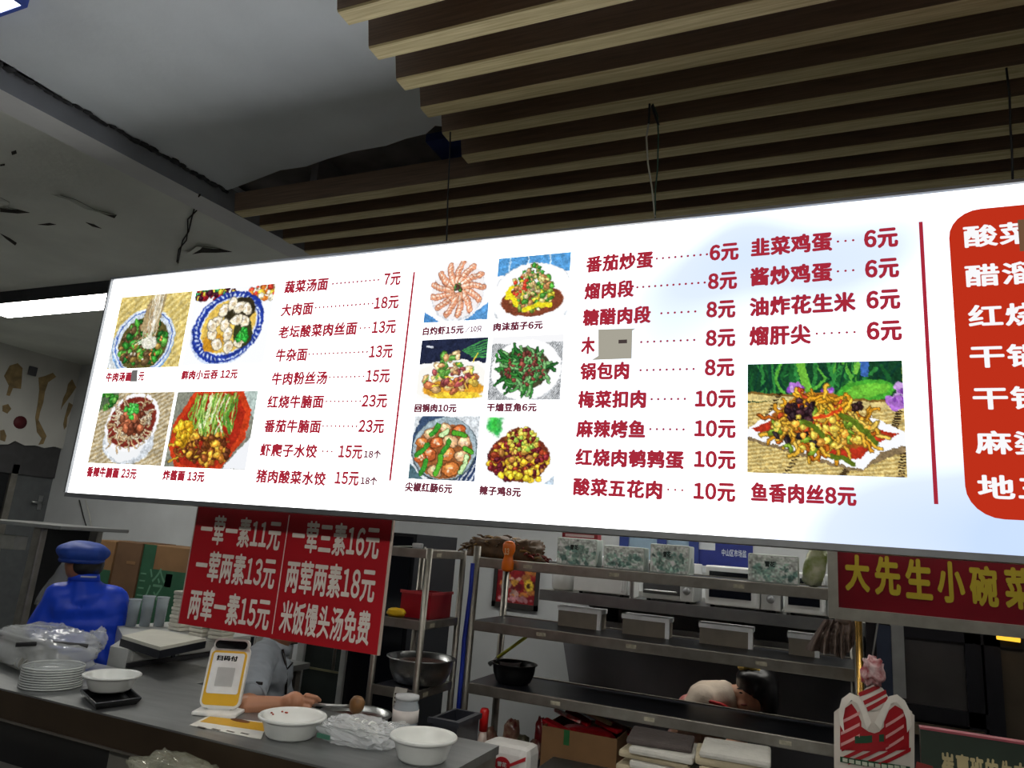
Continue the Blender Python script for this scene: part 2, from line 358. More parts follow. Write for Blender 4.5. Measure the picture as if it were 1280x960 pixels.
# ------------------------------------------------------------------ the illuminated menu sign
SY = 2.0; SX0, SX1 = -2.855, 1.9; SZB, SZT = 1.668, 2.606
sign = thing('menu_light_box', 'long white illuminated menu board with dish photos and red prices, hung from the ceiling', 'sign', (-0.5, SY, SZB))
M_frame = mat('sign_frame_metal', (130, 132, 134), 0.4, 0.6)
fr = MB(); e = 0.009
fr.box((SX0 - e, SY - 0.012, SZT), (SX1 + e, SY + 0.13, SZT + e)).box((SX0 - e, SY - 0.006, SZB - 0.017), (SX1 + e, SY + 0.13, SZB))
fr.box((SX0 - e, SY - 0.012, SZB), (SX0, SY + 0.13, SZT)).box((SX1, SY - 0.012, SZB), (SX1 + e, SY + 0.13, SZT)).box((SX0, SY + 0.11, SZB), (SX1, SY + 0.13, SZT))
obj('frame', fr, M_frame, sign)
def sign_glow():
    m = bpy.data.materials.new('backlit_acrylic'); m.use_nodes = True; nt = m.node_tree; nt.nodes.clear()
    o = nt.nodes.new('ShaderNodeOutputMaterial'); e = nt.nodes.new('ShaderNodeEmission'); nt.links.new(e.outputs[0], o.inputs[0])
    tc = nt.nodes.new('ShaderNodeTexCoord'); mp = nt.nodes.new('ShaderNodeMapping'); mp.inputs['Scale'].default_value = (1.1, 1, 1.3); mp.inputs['Location'].default_value = (0.3, 0, .2)
    nt.links.new(tc.outputs['Object'], mp.inputs[0])
    nz = nt.nodes.new('ShaderNodeTexNoise'); nz.inputs['Scale'].default_value = 1.0; nz.inputs['Detail'].default_value = 1
    nt.links.new(mp.outputs[0], nz.inputs['Vector'])
    sx = nt.nodes.new('ShaderNodeSeparateXYZ'); nt.links.new(tc.outputs['Object'], sx.inputs[0])
    a = nt.nodes.new('ShaderNodeMath'); a.operation = 'MULTIPLY_ADD'; a.inputs[1].default_value = 0.11; nt.links.new(sx.outputs[0], a.inputs[0]); nt.links.new(nz.outputs[0], a.inputs[2])
    rp = nt.nodes.new('ShaderNodeValToRGB'); rp.color_ramp.elements[0].position = 0.42; rp.color_ramp.elements[1].position = 0.72
    rp.color_ramp.elements[0].color = (*lin((253, 254, 255)), 1); rp.color_ramp.elements[1].color = (*lin((196, 216, 248)), 1)
    nt.links.new(a.outputs[0], rp.inputs[0]); nt.links.new(rp.outputs[0], e.inputs[0])
    st = nt.nodes.new('ShaderNodeMapRange'); st.inputs[1].default_value = 0.36; st.inputs[2].default_value = 0.62; st.inputs[3].default_value = 3.3; st.inputs[4].default_value = 1.12
    nt.links.new(a.outputs[0], st.inputs[0]); nt.links.new(st.outputs[0], e.inputs[1]); return m
obj('face', MB().box((SX0, SY, SZB), (SX1, SY + 0.02, SZT)), sign_glow(), sign)
M_red = emat('print_red', (168, 42, 58), 1.0)
M_grey = emat('print_dark', (112, 52, 66), 1.0)
M_rpanel = emat('print_orange_red', (190, 48, 26), 1.0)
M_wht = emat('print_white', (250, 250, 252), 1.0)
FY = SY - 0.0015
def SP(x, y, dy=0.0): return PY(x, y, FY - dy)
def stext(body, xa, ya, xb, yb, hpx, m_=None, bold=0.022, dy=0.0, name='lettering'):
    a, b = SP(xa, ya, dy), SP(xb, yb, dy); z = (a.z + b.z) / 2
    h = hpx * mpp((a + b) / 2)
    return text_on(name, body, (a.x, a.y, z), (1, 0, 0), (0, 0, 1), b.x - a.x, h, m_ or M_red, sign, bold)
def sdots(xa, ya, xb, yb, n, rpx=1.5, m_=None):
    a, b = SP(xa, ya), SP(xb, yb); r = rpx * mpp((a + b) / 2); mb = MB(); z = (a.z + b.z) / 2
    for i in range(n):
        x = a.x + (b.x - a.x) * (i / max(1, n - 1)); mb.add([(x + r*math.cos(t*math.pi/4), a.y, z + r*math.sin(t*math.pi/4)) for t in range(8)], [tuple(range(8))])
    o = obj('dotted_leader', mb, m_ or M_red, sign); return o
def C5(x, y): return 320 + x / 2.91, 310 + y / 2.91
def C6(x, y): return 700 + x / 2.461, 270 + y / 2.461
def row(cv, hpx, name, xa, ya, xb, yb, dots, price, pxa, pya, pxb, pyb, extra=None, bold=.050):
    stext(name, *cv(xa, ya), *cv(xb, yb), hpx, bold=bold)
    if dots: sdots(*cv(dots[0], dots[1]), *cv(dots[2], dots[3]), dots[4])
    stext(price, *cv(pxa, pya), *cv(pxb, pyb), hpx * 1.02, bold=bold)
    if extra: stext(extra[0], *cv(extra[1], extra[2]), *cv(extra[3], extra[4]), 11, M_grey, 0.065)
R5 = [('蔬菜汤面', 105, 138, 262, 135, (280, 128, 445, 118, 12), '7元', 465, 115, 527, 110),
      ('大肉面', 92, 225, 208, 220, (218, 215, 424, 204, 15), '18元', 430, 201, 520, 197),
      ('老坛酸菜肉丝面', 82, 308, 368, 290, (380, 291, 412, 290, 3), '13元', 422, 290, 510, 286),
      ('牛杂面', 72, 390, 187, 387, (194, 385, 404, 379, 15), '13元', 412, 379, 498, 375),
      ('牛肉粉丝汤', 57, 477, 260, 470, (268, 470, 391, 467, 9), '15元', 400, 467, 488, 465),
      ('红烧牛腩面', 42, 560, 247, 558, (256, 558, 379, 557, 9), '23元', 385, 557, 478, 557),
      ('番茄牛腩面', 30, 648, 237, 648, (244, 648, 366, 648, 9), '23元', 373, 648, 467, 650),
      ('虾爬子水饺', 15, 735, 223, 738, (243, 740, 276, 740, 3), '15元', 300, 742, 388, 742, ('18个', 392, 750, 455, 750)),
      ('猪肉酸菜水饺', 0, 832, 255, 836, None, '15元', 287, 838, 375, 838, ('18个', 380, 847, 442, 847))]
for r in R5: row(C5, 17.5, *r)
R6 = [('番茄炒蛋', 80, 146, 287, 137, (298, 130, 452, 119, 9), '6元', 460, 115, 550, 108),
      ('熘肉段', 75, 232, 228, 222, (238, 218, 445, 206, 12), '8元', 455, 203, 545, 197),
      ('糖醋肉段', 70, 312, 280, 303, (312, 299, 416, 294, 6), '8元', 450, 290, 540, 285),
      ('木', 65, 399, 108, 397, (250, 387, 413, 382, 9), '8元', 448, 378, 540, 373),
      ('锅包肉', 62, 478, 213, 475, (248, 474, 411, 471, 9), '8元', 445, 468, 537, 465),
      ('梅菜扣肉', 55, 565, 265, 562, (282, 563, 384, 563, 6), '10元', 415, 563, 541, 563),
      ('麻辣烤鱼', 50, 655, 263, 655, (278, 656, 380, 656, 6), '10元', 413, 655, 541, 655),
      ('红烧肉鹌鹑蛋', 47, 745, 382, 747, None, '10元', 412, 750, 541, 750),
      ('酸菜五花肉', 40, 835, 315, 840, (333, 842, 376, 843, 3), '10元', 410, 848, 540, 850),
      ('韭菜鸡蛋', 587, 95, 838, 80, (855, 78, 902, 75, 3), '6元', 935, 72, 1040, 65),
      ('酱炒鸡蛋', 585, 187, 838, 172, (855, 170, 902, 167, 3), '6元', 938, 165, 1043, 158),
      ('油炸花生米', 583, 278, 910, 265, None, '6元', 942, 260, 1047, 255),
      ('熘肝尖', 582, 370, 772, 362, (790, 361, 906, 358, 6), '6元', 943, 355, 1052, 352)]
for i, r in enumerate(R6): row(C6, 23 if i < 9 else 26, *r, bold=.052)
stext('鱼香肉丝8元', *C6(587, 850), *C6(912, 860), 25, bold=.052)
def C4(x, y): return x / 2.909, 330 + y / 2.909
stext('牛肉汤面', *C4(385, 411), *C4(480, 410), 13, M_red, .075); stext('元', *C4(503, 409), *C4(525, 408), 12, M_red, .075)
stext('鲜肉小云吞 12元', *C4(660, 403), *C4(865, 400), 13, M_red, .075)
stext('香辣牛腩面 23元', *C4(315, 757), *C4(498, 760), 14, M_red, .075)
stext('炸酱面 13元', *C4(592, 768), *C4(745, 772), 14, M_red, .075)
def C5b(x, y): return 500 + x / 4.573, 310 + y / 4.573
def C5c(x, y): return 500 + x / 5.82, 500 + y / 5.82
stext('白灼虾15元', *C5b(130, 475), *C5b(366, 466), 11.5, M_grey, .072); stext('/10只', *C5b(372, 465), *C5b(468, 461), 9, M_grey, .065)
stext('肉沫茄子6元', *C5b(533, 450), *C5b(818, 440), 11.5, M_grey, .072)
stext('回锅肉10元', *C5b(82, 915), *C5b(325, 915), 11.5, M_grey, .072)
stext('干煸豆角6元', *C5b(495, 912), *C5b(783, 909), 11.5, M_grey, .072)
stext('尖椒红肠6元', *C5c(35, 635), *C5c(383, 640), 12.5, M_grey, .072)
stext('辣子鸡8元', *C5c(575, 660), *C5c(882, 667), 12.5, M_grey, .072)
def sline(xa, ya, xb, yb, wpx, m_):
    a, b = SP(xa, ya), SP(xb, yb); x = (a.x + b.x) / 2; w = wpx * mpp(a) / 2
    obj('divider', MB().box((x - w, FY, b.z), (x + w, SY, a.z)), m_, sign)
sline(517, 340, 488, 601, 2.6, M_red); sline(1153, 277, 1168, 630, 4.2, M_red)
# orange-red panel at the right end with rounded corners
a, b = SP(1187, 272), SP(1206, 640); xl = (a.x + b.x) / 2; zt = SP(1215, 262).z; zb = SP(1230, 648).z
mb = MB(); rr = 0.075; pts = []
for cx, cz, t0 in ((xl + rr, zb + rr, 180), (SX1 - 0.1 - rr, zb + rr, 270), (SX1 - 0.1 - rr, zt - rr, 0), (xl + rr, zt - rr, 90)):
    for t in range(0, 91, 15): pts.append((cx + rr*math.cos(math.radians(t0 + t)), FY, cz + rr*math.sin(math.radians(t0 + t))))
mb.add(pts, [tuple(range(len(pts)))]); obj('colour_panel', mb, M_rpanel, sign)
def C7(x, y): return 1100 + x / 2.089, 220 + y / 2.089
for s_, x, y in (('酸菜', 218, 160), ('醋溜', 222, 262), ('红烧', 230, 367), ('干锅', 234, 472), ('干锅', 242, 580), ('麻婆', 248, 695), ('地三', 254, 810)):
    xa, ya = C7(x, y); p0 = SP(xa, ya, 0.001); h = 29.5 * mpp(p0)
    text_on('lettering', s_, (p0.x, p0.y, p0.z), (1, 0, 0), (0, 0, 1), 0.152, h, M_wht, sign, 0.032)
# strips of tape stuck over crossed-out words
M_tape = emat('lit_tape', (168, 164, 150), 1.0); M_tape2 = emat('lit_tape_dark', (112, 110, 108), 1.0)
def tape(pts, m_, dy=0.0012):
    q = [SP(x, y, dy) for x, y in pts]; obj('tape_patch', MB().prism([v for v in q], (0, 0.0008, 0)), m_, sign)
tape([C6(x, y) for x, y in ((97, 443), (118, 430), (118, 349), (232, 346), (222, 352), (220, 438))], M_tape)
tape([C6(x, y) for x, y in ((180, 381), (206, 380), (206, 391), (180, 392))], emat('tape_mark', (70, 60, 58), 1), 0.002)
tape([(165, 463), (172, 462), (171, 477), (163, 477)], M_tape2)
tape([(1272, 275), (1300, 272), (1300, 312), (1275, 314)], emat('tape_brown', (110, 80, 58), 1), 0.002)
# hanging wires
M_wire_w = mat('white_wire', (190, 190, 180), 0.5); M_wire_d = mat('dark_wire', (30, 32, 36), 0.5); M_wire_g = mat('green_wire', (50, 84, 72), 0.5)
def wire(pts, Y, r, m_, n=6): return obj('suspension_wire', MB().tube([PY(x, y, Y) for x, y in pts], r, n), m_, sign)
YW_ = SY + 0.06
wire([(811, 152), (808, 172), (810, 205), (815, 235), (817, 255), (819, 272)], YW_, 0.003, M_wire_w)
wire([(812, 130), (811, 155)], YW_, 0.004, M_wire_d)
wire([(816, 130), (822, 145), (823, 170), (822, 210), (819, 240), (819, 274)], YW_, 0.0025, M_wire_g)
wire([(815, 132), (819, 145), (823, 156)], YW_, 0.0045, M_wire_d)
wire([(1258, 85), (1262, 120), (1263, 160), (1265, 190), (1266, 232)], YW_, 0.003, M_wire_d)
wire([(563, 165), (562, 200), (560, 240), (559, 280), (558, 308)], YW_, 0.0028, M_wire_d)

# ------------------------------------------------------------------ the printed dish photographs (flat colour print on a fine grid)
class Print:
    """a small colour print drawn as coloured grid points; x right 0..asp, y down 0..1"""
    def __init__(s, nx, ny, bg):
        s.nx, s.ny = nx, ny; s.asp = nx / ny
        s.X, s.Y = np.meshgrid(np.linspace(0, s.asp, nx), np.linspace(0, 1, ny)); s.px = 1.0 / ny
        s.c = np.empty((ny, nx, 3)); s.c[:] = bg
    def mix(s, a, col, noise=0):
        col = np.array(col, float); a = np.clip(a, 0, 1)[..., None]
        if noise: col = col + RNG.normal(0, noise, s.c.shape[:2])[..., None]
        s.c = s.c * (1 - a) + col * a
    def ell(s, cx, cy, rx, ry, col, rot=0.0, soft=1.2, noise=0):
        c, n = math.cos(rot), math.sin(rot); u = (s.X-cx)*c + (s.Y-cy)*n; v = -(s.X-cx)*n + (s.Y-cy)*c
        d = (1 - np.sqrt((u/rx)**2 + (v/ry)**2)) * min(rx, ry); s.mix(d/(s.px*soft) + 0.5, col, noise)
    def blob(s, cx, cy, rx, ry, col, rot=0.0):
        """a lit morsel: dark outline, body, highlight"""
        c = np.array(col, float); s.ell(cx, cy, rx*1.12, ry*1.12, c*0.45, rot); s.ell(cx, cy, rx, ry, c, rot); s.ell(cx - rx*.2, cy - ry*.3, rx*.5, ry*.4, np.minimum(c*1.3 + 25, 255), rot, 2)
    def line(s, pts, w, col):
        d = np.full(s.X.shape, 9.0)
        for (x0, y0), (x1, y1) in zip(pts[:-1], pts[1:]):
            L = (x1-x0)**2 + (y1-y0)**2 + 1e-9; t = np.clip(((s.X-x0)*(x1-x0) + (s.Y-y0)*(y1-y0)) / L, 0, 1)
            d = np.minimum(d, np.hypot(s.X - x0 - t*(x1-x0), s.Y - y0 - t*(y1-y0)))
        s.mix((w/2 - d)/s.px + 0.5, col)
    def poly(s, pts, col, noise=0):
        ins = np.zeros(s.X.shape, bool); n = len(pts)
        for i in range(n):
            (x0, y0), (x1, y1) = pts[i], pts[(i+1) % n]
            if y0 == y1: continue
            k = ((y0 > s.Y) != (y1 > s.Y)) & (s.X < (x1-x0)*(s.Y-y0)/(y1-y0) + x0); ins ^= k
        s.mix(ins.astype(float), col, noise)
    def scatter(s, n, cx, cy, rx, ry, cols, r0, r1, el=1.0, shade=True):
        for _ in range(n):
            t = random.uniform(0, 2*math.pi); q = math.sqrt(random.random()); r = random.uniform(r0, r1); c = np.array(random.choice(cols), float) * random.uniform(.8, 1.15)
            a = (cx + rx*q*math.cos(t), cy + ry*q*math.sin(t)); rot = random.uniform(0, math.pi)
            (s.blob if shade else s.ell)(a[0], a[1], r*el, r, np.minimum(c, 255), rot)
    def strands(s, n, cx, cy, rx, ry, cols, w, ln, curl=1.5):
        for _ in range(n):
            t = random.uniform(0, 2*math.pi); q = math.sqrt(random.random()); x = cx + rx*q*math.cos(t); y = cy + ry*q*math.sin(t); a = random.uniform(0, 6.28); pts = [(x, y)]
            for i in range(5): a += random.uniform(-curl, curl)*0.5; x += math.cos(a)*ln/5; y += math.sin(a)*ln/5; pts.append((x, y))
            c = np.array(random.choice(cols), float); s.line(pts, w*1.7, c*0.5); s.line(pts, w, c)
    def stripes(s, ang, period, c1, c2, y0=0.0, y1=1.0):
        u = s.X*math.cos(ang) + s.Y*math.sin(ang); k = 0.5 + 0.5*np.sin(u/period*2*math.pi) + RNG.normal(0, .15, u.shape); k = np.clip(k, 0, 1)
        msk = ((s.Y >= y0) & (s.Y <= y1)).astype(float); col = np.array(c1)*k[..., None] + np.array(c2)*(1-k[..., None]); s.c = s.c*(1-msk[..., None]) + col*msk[..., None]
M_print = bpy.data.materials.new('dish_print'); M_print.use_nodes = True
_nt = M_print.node_tree; _nt.nodes.clear(); _o = _nt.nodes.new('ShaderNodeOutputMaterial'); _e = _nt.nodes.new('ShaderNodeEmission'); _a = _nt.nodes.new('ShaderNodeVertexColor'); _a.layer_name = 'print'
_nt.links.new(_a.outputs[0], _e.inputs[0]); _nt.links.new(_e.outputs[0], _o.inputs[0]); _e.inputs[1].default_value = 1.05
M_ink = bpy.data.materials.new('printed_ink'); M_ink.use_nodes = True
_nt = M_ink.node_tree; _a = _nt.nodes.new('ShaderNodeVertexColor'); _a.layer_name = 'print'; _nt.links.new(_a.outputs[0], _nt.nodes['Principled BSDF'].inputs['Base Color']); _nt.nodes['Principled BSDF'].inputs['Roughness'].default_value = 0.5
def sheet(name, pr, tl, tr, bl, parent, material=None, label=None):
    """place a Print on the parallelogram tl, tr, bl (world points)"""
    nx, ny = pr.nx, pr.ny; tl, tr, bl = [np.array(v) for v in (tl, tr, bl)]; off = np.array(base_of(parent)) if parent else tl
    u = np.linspace(0, 1, nx); v = np.linspace(0, 1, ny); P = tl + u[None, :, None]*(tr-tl) + v[:, None, None]*(bl-tl) - off
    i = (np.arange(ny-1)[:, None]*nx + np.arange(nx-1)[None, :]).ravel(); F = np.stack([i, i+nx, i+nx+1, i+1], 1)
    me = bpy.data.meshes.new(name); me.from_pydata(P.reshape(-1, 3).tolist(), [], F.tolist())
    c = np.clip(pr.c, 0, 255).reshape(-1, 3)/255; c = np.where(c <= .04045, c/12.92, ((c+.055)/1.055)**2.4); c = np.concatenate([c, np.ones((len(c), 1))], 1)
    at = me.color_attributes.new('print', 'FLOAT_COLOR', 'POINT'); at.data.foreach_set('color', c.astype(np.float32).ravel())
    me.materials.append(material or M_print); me.update()
    o = bpy.data.objects.new(name, me); COL.objects.link(o); o.parent = parent
    if not parent: o.location = tl
    if label: o['label'] = label
    return o
def warp(pr, amt=1.2, grain=14):
    """break up drawn shapes like a photograph's: wobble the picture and add mottling"""
    ny, nx = pr.ny, pr.nx
    def smooth(k):
        g = RNG.normal(0, 1, (ny // k + 3, nx // k + 3)); yy = np.arange(ny) / k; xx = np.arange(nx) / k; y0 = yy.astype(int); x0 = xx.astype(int); fy = (yy - y0)[:, None]; fx = (xx - x0)[None]
        return g[y0][:, x0]*(1-fy)*(1-fx) + g[y0+1][:, x0]*fy*(1-fx) + g[y0][:, x0+1]*(1-fy)*fx + g[y0+1][:, x0+1]*fy*fx
    J, I = np.meshgrid(np.arange(nx), np.arange(ny)); dx = smooth(7)*amt*.6 + smooth(3)*amt*.5; dy = smooth(7)*amt*.6 + smooth(3)*amt*.5
    white = pr.c.min(axis=2) > 236; c = pr.c[np.clip(np.rint(I + dy), 0, ny-1).astype(int), np.clip(np.rint(J + dx), 0, nx-1).astype(int)]
    m_ = 1 + (smooth(2)*.6 + smooth(5)*.5)*grain/100.0; c = c*np.where(c.min(axis=2) > 236, 1, m_)[..., None]; pr.c = c; return pr
def dish(label, pr, tlp, trp, blp, brp):
    warp(pr)
    q = [SP(*p, 0.0005) for p in (tlp, trp, blp, brp)]
    x0 = (q[0].x + q[2].x)/2; x1 = (q[1].x + q[3].x)/2; zt = (q[0].z + q[1].z)/2; zb = (q[2].z + q[3].z)/2; y = FY - 0.0005
    return sheet('dish_photo', pr, (x0, y, zt), (x1, y, zt), (x0, y, zb), sign, None, label)
random.seed(21)
GR = [(44, 120, 40), (70, 150, 50), (30, 90, 34), (100, 170, 70)]
# 1 beef noodle soup
p = Print(128, 110, (214, 196, 120)); p.stripes(0.9, .09, (226, 208, 140), (196, 172, 96)); p.poly([(0, .55), (0, 1), (.3, 1)], (216, 222, 224))
p.ell(.52, .66, .50, .46, (120, 160, 206)); p.ell(.52, .64, .49, .45, (216, 226, 236)); p.ell(.52, .64, .455, .42, (52, 88, 178)); p.ell(.52, .64, .44, .405, (206, 218, 230)); p.ell(.52, .67, .40, .36, (92, 84, 44))
p.scatter(150, .52, .67, .36, .32, GR + [(150, 120, 60), (90, 70, 44)], .018, .045, 1.4); p.scatter(14, .5, .68, .34, .3, [(226, 216, 190), (216, 120, 70)], .012, .022)
p.poly([(.47, .14), (.64, .0), (.76, .0), (.72, .5), (.44, .5)], (170, 150, 110))
for i in range(18): x = random.uniform(.52, .72); p.line([(x, 0), (x - random.uniform(-.02, .06), .25), (x - random.uniform(-.04, .12), .55), (x - random.uniform(-.1, .2), .68)], .014, random.choice([(236, 232, 214), (206, 196, 170), (180, 150, 110)]))
for i in range(9): p.ell(.62, .66, .13 - i*.012, .09 - i*.008, random.choice([(232, 230, 216), (190, 190, 170)]), .2)
dish('printed photo of beef noodle soup in a blue-rimmed bowl', p, (152, 372), (240, 364), (134, 460), (224, 460))
# 2 wonton soup
p = Print(132, 108, (248, 249, 252)); p.scatter(70, .3, .05, .32, .1, [(150, 30, 40), (70, 20, 40), (40, 120, 70), (230, 200, 60)], .02, .05); p.scatter(40, 1.05, .08, .2, .12, [(230, 120, 40), (240, 190, 60), (210, 60, 40), (250, 230, 200)], .02, .05)
p.ell(.58, .55, .54, .46, (200, 214, 240), -.3); p.ell(.6, .52, .54, .46, (36, 58, 150), -.3)
for i in range(46): t = i/46*6.28; p.ell(.6 + .49*math.cos(t)*.98, .52 + .42*math.sin(t), .03, .012, (200, 216, 244), t*2.3)
p.ell(.61, .51, .43, .37, (214, 224, 238), -.3); p.ell(.61, .51, .41, .35, (226, 190, 90), -.3); p.ell(.74, .32, .24, .17, (52, 46, 30), -.2); p.ell(.85, .6, .14, .2, (56, 60, 34), -.2); p.ell(.42, .72, .16, .12, (206, 146, 40))
for x, y in ((.42, .45), (.38, .6), (.5, .3), (.62, .22), (.74, .28), (.86, .3), (.84, .46), (.72, .44), (.56, .5), (.62, .62), (.66, .78), (.82, .72), (.48, .74), (.36, .5)):
    p.blob(x, y, .085, .065, (244, 232, 204), random.uniform(0, 3)); p.ell(x + .02, y, .03, .03, (228, 206, 170)); p.line([(x - .05, y), (x, y - .03), (x + .05, y + .01)], .01, (200, 180, 140))
p.scatter(22, .84, .64, .09, .08, [(40, 150, 50), (70, 180, 70)], .02, .035)
dish('printed photo of wontons in a blue and white bowl', p, (245, 363), (344, 355), (228, 458), (330, 452))
# 3 spicy brisket noodles
p = Print(128, 106, (186, 172, 140)); p.stripes(1.1, .06, (206, 196, 170), (160, 140, 100)); p.poly([(0, 0), (.3, 0), (0, .28)], (90, 110, 80)); p.scatter(14, .12, .1, .14, .12, GR, .03, .05)
p.ell(.6, .70, .42, .30, (208, 214, 220)); p.poly([(.2, .45), (.24, .8), (.5, .98), (.8, .9), (1.0, .45)], (238, 240, 242)); p.ell(.6, .42, .44, .40, (246, 246, 248), -.5); p.ell(.6, .42, .39, .345, (120, 44, 34), -.5)
p.strands(95, .58, .44, .32, .27, [(240, 226, 196), (226, 200, 160), (210, 176, 130)], .014, .2, 2.4); p.scatter(18, .62, .42, .2, .18, [(150, 84, 56), (120, 60, 40)], .04, .06, 1.3); p.scatter(30, .56, .26, .12, .1, [(60, 170, 60), (90, 200, 90)], .015, .035)
dish('printed photo of spicy brisket noodles in a white bowl', p, (128, 491), (218, 490), (110, 578), (202, 583))
# 4 fried-sauce noodles
p = Print(136, 108, (134, 136, 122)); p.poly([(.95, 0), (1.3, 0), (1.3, .4)], (180, 196, 190)); p.poly([(.9, 1), (1.3, .55), (1.3, 1)], (238, 240, 244))
p.poly([(.3, -.05), (1.0, -.05), (1.2, .25), (1.18, .6), (.85, 1.05), (.2, 1.05), (.02, .75), (.04, .4)], (196, 62, 30)); p.poly([(.36, .03), (.95, .03), (1.12, .28), (1.08, .58), (.8, .98), (.26, .98), (.1, .72), (.12, .42)], (164, 42, 26))
p.strands(60, .52, .62, .4, .32, [(224, 180, 60), (206, 150, 40), (120, 66, 30), (160, 90, 40)], .02, .2); p.scatter(110, .62, .74, .36, .22, [(120, 62, 26), (160, 96, 36), (210, 150, 50), (90, 44, 24)], .02, .045, 1.4)
for i in range(46): x = random.uniform(.32, .98); p.line([(x, random.uniform(.02, .12)), (x - .05 + random.uniform(-.08, .08), .32), (x + random.uniform(-.12, .1), random.uniform(.42, .58))], .02, random.choice([(176, 206, 110), (120, 170, 60), (226, 236, 190), (80, 140, 50)]))
p.scatter(40, .2, .55, .12, .16, [(232, 180, 40), (206, 150, 30)], .02, .05, 1.5)
dish('printed photo of fried-sauce noodles with cucumber in a red bowl', p, (222, 490), (323.5, 488.5), (205, 583), (306, 588))
# 5 boiled prawns
p = Print(118, 108, (252, 252, 254)); p.poly([(0, .82), (.3, 1), (0, 1)], (80, 140, 200)); p.poly([(1.1, .72), (1.1, 1), (.7, 1)], (90, 150, 206)); p.ell(.55, .52, .46, .48, (222, 226, 232)); p.ell(.55, .5, .445, .465, (244, 240, 240))
for i in range(13):
    t = i/13*6.28 + .2; pts = [(.54 + r*math.cos(t + (r - .12)*.9), .47 + r*math.sin(t + (r - .12)*.9)*1.0) for r in np.linspace(.1, .43, 7)]
    p.line(pts, .105, (150, 84, 60)); p.line(pts, .088, (232, 168, 132)); p.line([(x - .01, y - .015) for x, y in pts], .03, (250, 226, 206))
    for x, y in pts[2:]: p.ell(x, y, .05, .006, (196, 110, 80), t + 1.57)
p.scatter(16, .55, .44, .06, .07, [(60, 110, 50), (90, 60, 50)], .012, .025, 1.6)
dish('printed photo of boiled prawns arranged in a ring', p, (537, 329), (613, 323), (529.5, 404.5), (612, 398.6))
# 6 minced pork aubergine
p = Print(124, 106, (250, 251, 253)); p.poly([(0, 0), (1.17, 0), (1.17, .3), (0, .3)], (88, 156, 214))
for x in (.2, .5, .85): p.line([(x, 0), (x, .3)], .02, (200, 226, 244))
p.ell(.6, .68, .66, .56, (206, 212, 218)); p.ell(.6, .67, .64, .545, (252, 252, 253)); p.ell(.6, .74, .5, .25, (128, 66, 44))
p.scatter(190, .58, .6, .36, .3, [(206, 190, 110), (226, 206, 60), (120, 150, 60), (190, 130, 80), (70, 140, 50), (216, 196, 150)], .018, .04, 1.3); p.scatter(80, .58, .4, .2, .24, [(196, 180, 110), (150, 160, 70), (60, 140, 50), (210, 160, 110)], .015, .035)
for x0, y0, x1, y1 in ((.2, .58, .36, .8), (.5, .88, .9, .82), (.26, .5, .2, .66)): p.line([(x0, y0), ((x0+x1)/2, (y0+y1)/2 - .05), (x1, y1)], .075, (236, 220, 40))
p.scatter(10, .4, .5, .12, .2, [(206, 60, 40)], .02, .035)
dish('printed photo of minced pork with aubergine on a white plate', p, (622.5, 323), (712, 315.5), (618, 398.6), (711, 394))
# 7 twice-cooked pork
p = Print(118, 108, (250, 250, 248)); p.poly([(0, 0), (1.1, 0), (1.1, .42), (.6, .34), (0, .42)], (36, 42, 66)); p.poly([(.1, .1), (.2, .1), (.2, .14), (.1, .14)], (220, 226, 236))
for i in range(7): p.line([(.7 + i*.03, .2 + i*.02), (1.1, .02 + i*.05)], .025, (70, 150, 80))
p.ell(.55, .72, .62, .36, (248, 246, 240)); p.ell(.6, .84, .5, .15, (224, 160, 50)); p.ell(.66, .95, .4, .06, (236, 200, 60))
p.scatter(46, .55, .68, .46, .2, [(216, 170, 110), (170, 96, 60), (232, 200, 140), (150, 70, 70), (226, 190, 80)], .03, .06, 1.5); p.scatter(26, .5, .42, .2, .2, [(206, 150, 100), (90, 150, 60), (226, 190, 140)], .025, .05, 1.6)
for i in range(16): x, y = random.uniform(.15, .9), random.uniform(.4, .8); p.line([(x, y), (x + random.uniform(-.1, .14), y - random.uniform(-.1, .16))], .022, random.choice([(80, 140, 50), (120, 170, 80), (240, 214, 70)]))
dish('printed photo of twice-cooked pork against a dark background', p, (526, 425), (609, 422), (521, 498), (605, 499))
# 8 dry-fried beans
p = Print(124, 108, (200, 202, 204)); p.stripes(.7, .028, (226, 228, 230), (120, 124, 128)); p.poly([(0, 0), (1.15, 0), (1.15, .12), (0, .12)], (244, 244, 246))
p.ell(.58, .55, .56, .47, (190, 194, 198)); p.ell(.58, .53, .56, .47, (252, 252, 253)); p.ell(.56, .52, .4, .33, (70, 66, 46)); p.strands(100, .56, .52, .34, .27, [(60, 140, 60), (90, 170, 90), (44, 110, 50), (130, 190, 120)], .032, .22, .9); p.scatter(60, .58, .52, .34, .27, [(96, 44, 40), (120, 60, 50)], .012, .028, 1.3)
dish('printed photo of dry-fried green beans on a white plate', p, (616, 421), (704, 418), (609, 500), (701, 500))
